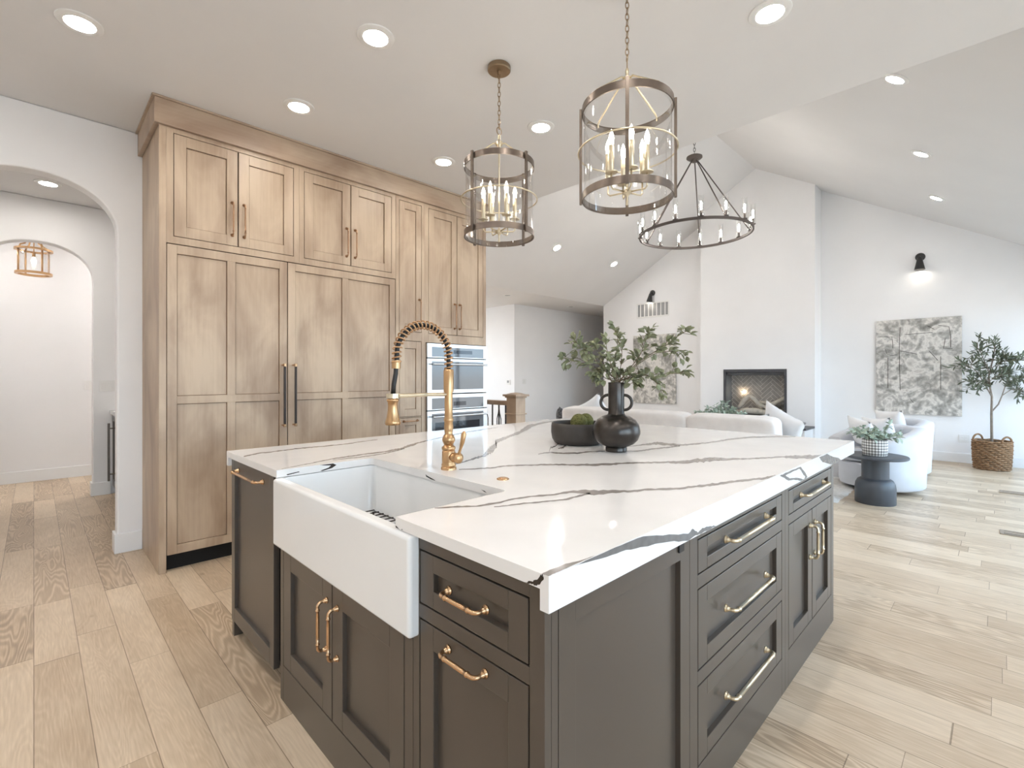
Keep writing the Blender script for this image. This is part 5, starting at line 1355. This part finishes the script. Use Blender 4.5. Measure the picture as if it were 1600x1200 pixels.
# basket and olive tree
KX, KYb = 9.42, .085
random.seed(21)
t = thing('woven_basket', (KX, KYb, 0), 'round woven seagrass basket on the floor by the far wall', 'basket')
m = MB(); rows_ = 15
for k in range(rows_):
    z = .018 + .37 * k / (rows_ - 1); r = .165 + .022 * math.sin(PI * min(1, (z + .06) / .42) * .5) ; N = 64; P = []
    for j in range(N):
        a = 2 * PI * j / N
        P.append((KX + (r + .012 * math.sin(a * 15 + (k % 2) * PI)) * math.cos(a), KYb + (r + .012 * math.sin(a * 15 + (k % 2) * PI)) * math.sin(a), z + .004 * math.sin(a * 7 + k)))
    m.tube(P, .0145, 7, closed=True)
m.lathe([(0, .002), (.16, .002), (.168, .03), (.178, .25), (.178, .37), (.172, .25), (.155, .03)], (KX, KYb, 0), 40)
build('body', m, 'basket', t, smooth=True)
for a in (.9, 4.05):
    d = Vector((math.cos(a), math.sin(a), 0)); s_ = Vector((-d.y, d.x, 0)); P = []
    for j in range(13):
        b = PI * j / 12
        P.append(Vector((KX, KYb, .39)) + d * .184 + s_ * (.075 * math.cos(b)) + Vector((0, 0, .075 * math.sin(b))))
    m = MB(); m.tube(P, .012, 8); build('handle', m, 'basket', t, smooth=True)
m = MB(); m.lathe([(0, .32), (.168, .32), (.168, .33), (.08, .35), (0, .355)], (KX, KYb, 0), 32); build('soil', m, 'soil', t, smooth=True)
t = thing('olive_tree', (KX, KYb, .36), 'tall thin olive tree standing in the woven basket by the far wall', 'tree')
random.seed(5)
tr = MB(); lf = MB(); c0 = Vector((KX, KYb, .357))
V_ = lambda r, b, z: Vector((KX, KYb, 0)) + Vector((.711, -.703, 0)) * r + Vector((.703, .711, 0)) * b + Vector((0, 0, z))   # r to the right as seen from the kitchen, b away
lim = [([c0, V_(-.005, 0, .75), V_(.0, .0, 1.0), V_(-.03, .02, 1.25), V_(.02, .0, 1.55), V_(.05, .0, 1.75)], .017, .40),
       ([V_(.0, 0, .80), V_(.07, -.02, .90), V_(.12, -.02, 1.02), V_(.16, -.04, 1.20), V_(.25, -.05, 1.40), V_(.33, -.04, 1.55)], .010, .5),
       ([V_(0, 0, 1.0), V_(-.10, .0, 1.18), V_(-.22, -.02, 1.34), V_(-.32, -.03, 1.42), V_(-.42, -.05, 1.45)], .008, .3),
       ([V_(-.02, 0, 1.15), V_(-.08, -.03, 1.38), V_(-.18, -.03, 1.60), V_(-.24, -.03, 1.70)], .007, .35),
       ([V_(.12, -.02, 1.02), V_(.22, -.04, 1.10), V_(.34, -.05, 1.11), V_(.42, -.06, 1.05)], .006, .4),
       ([V_(.02, 0, 1.35), V_(.12, .0, 1.48), V_(.22, .02, 1.58)], .006, .3),
       ([V_(-.03, 0, 1.22), V_(-.15, -.08, 1.24), V_(-.28, -.10, 1.22), V_(-.36, -.1, 1.19)], .006, .3),
       ([V_(.16, -.04, 1.20), V_(.30, -.06, 1.26), V_(.42, -.06, 1.30)], .006, .3),
       ([V_(.0, 0, 1.4), V_(.03, -.09, 1.48), V_(.08, -.16, 1.5)], .005, .2),
       ([V_(-.1, 0, 1.18), V_(-.05, -.12, 1.28), V_(.02, -.2, 1.34)], .005, .2)]
def leafy(S, i0):
    for i in range(i0, len(S)):
        tg = (S[min(i + 1, len(S) - 1)] - S[i - 1]).normalized()
        for q in range(2):
            d = (tg * .8 + rv() * .8 + Vector((0, 0, .15))).normalized()
            leaf(lf, S[i], d, random.uniform(.065, .105), random.uniform(.016, .023), rv())
for P, r, s0 in lim:
    S = []
    for i in range(len(P) - 1):
        for k in range(6): S.append(P[i].lerp(P[i + 1], k / 6))
    S.append(P[-1]); n = len(S)
    tr.tube(S, [r * (1 - .75 * i / n) for i in range(n)], 7)
    for i in range(int(n * s0), n):
        if S[i].z < 1.0 and r > .008: continue
        for q in range(2):
            if random.random() < .42:
                d = ((S[min(i + 1, n - 1)] - S[i - 1]).normalized() * .5 + rv() * .8 + Vector((0, 0, .2))).normalized(); L = random.uniform(.08, .19)
                T = [S[i] + d * (L * j / 5) + Vector((0, 0, -.02 * (j / 5) ** 2)) for j in range(6)]
                tr.tube(T, .002, 5); leafy(T, 1)
    leafy(S, n - 4)
for P_ in (lf,):
    for v in P_.bm.verts:
        if v.co.x > XF - .05: v.co.x = XF - .05
for v in tr.bm.verts:
    if v.co.x > XF - .05: v.co.x = XF - .05
build('trunk', tr, 'trunk', t, smooth=True); build('leaves', lf, 'leaf_dark', t)
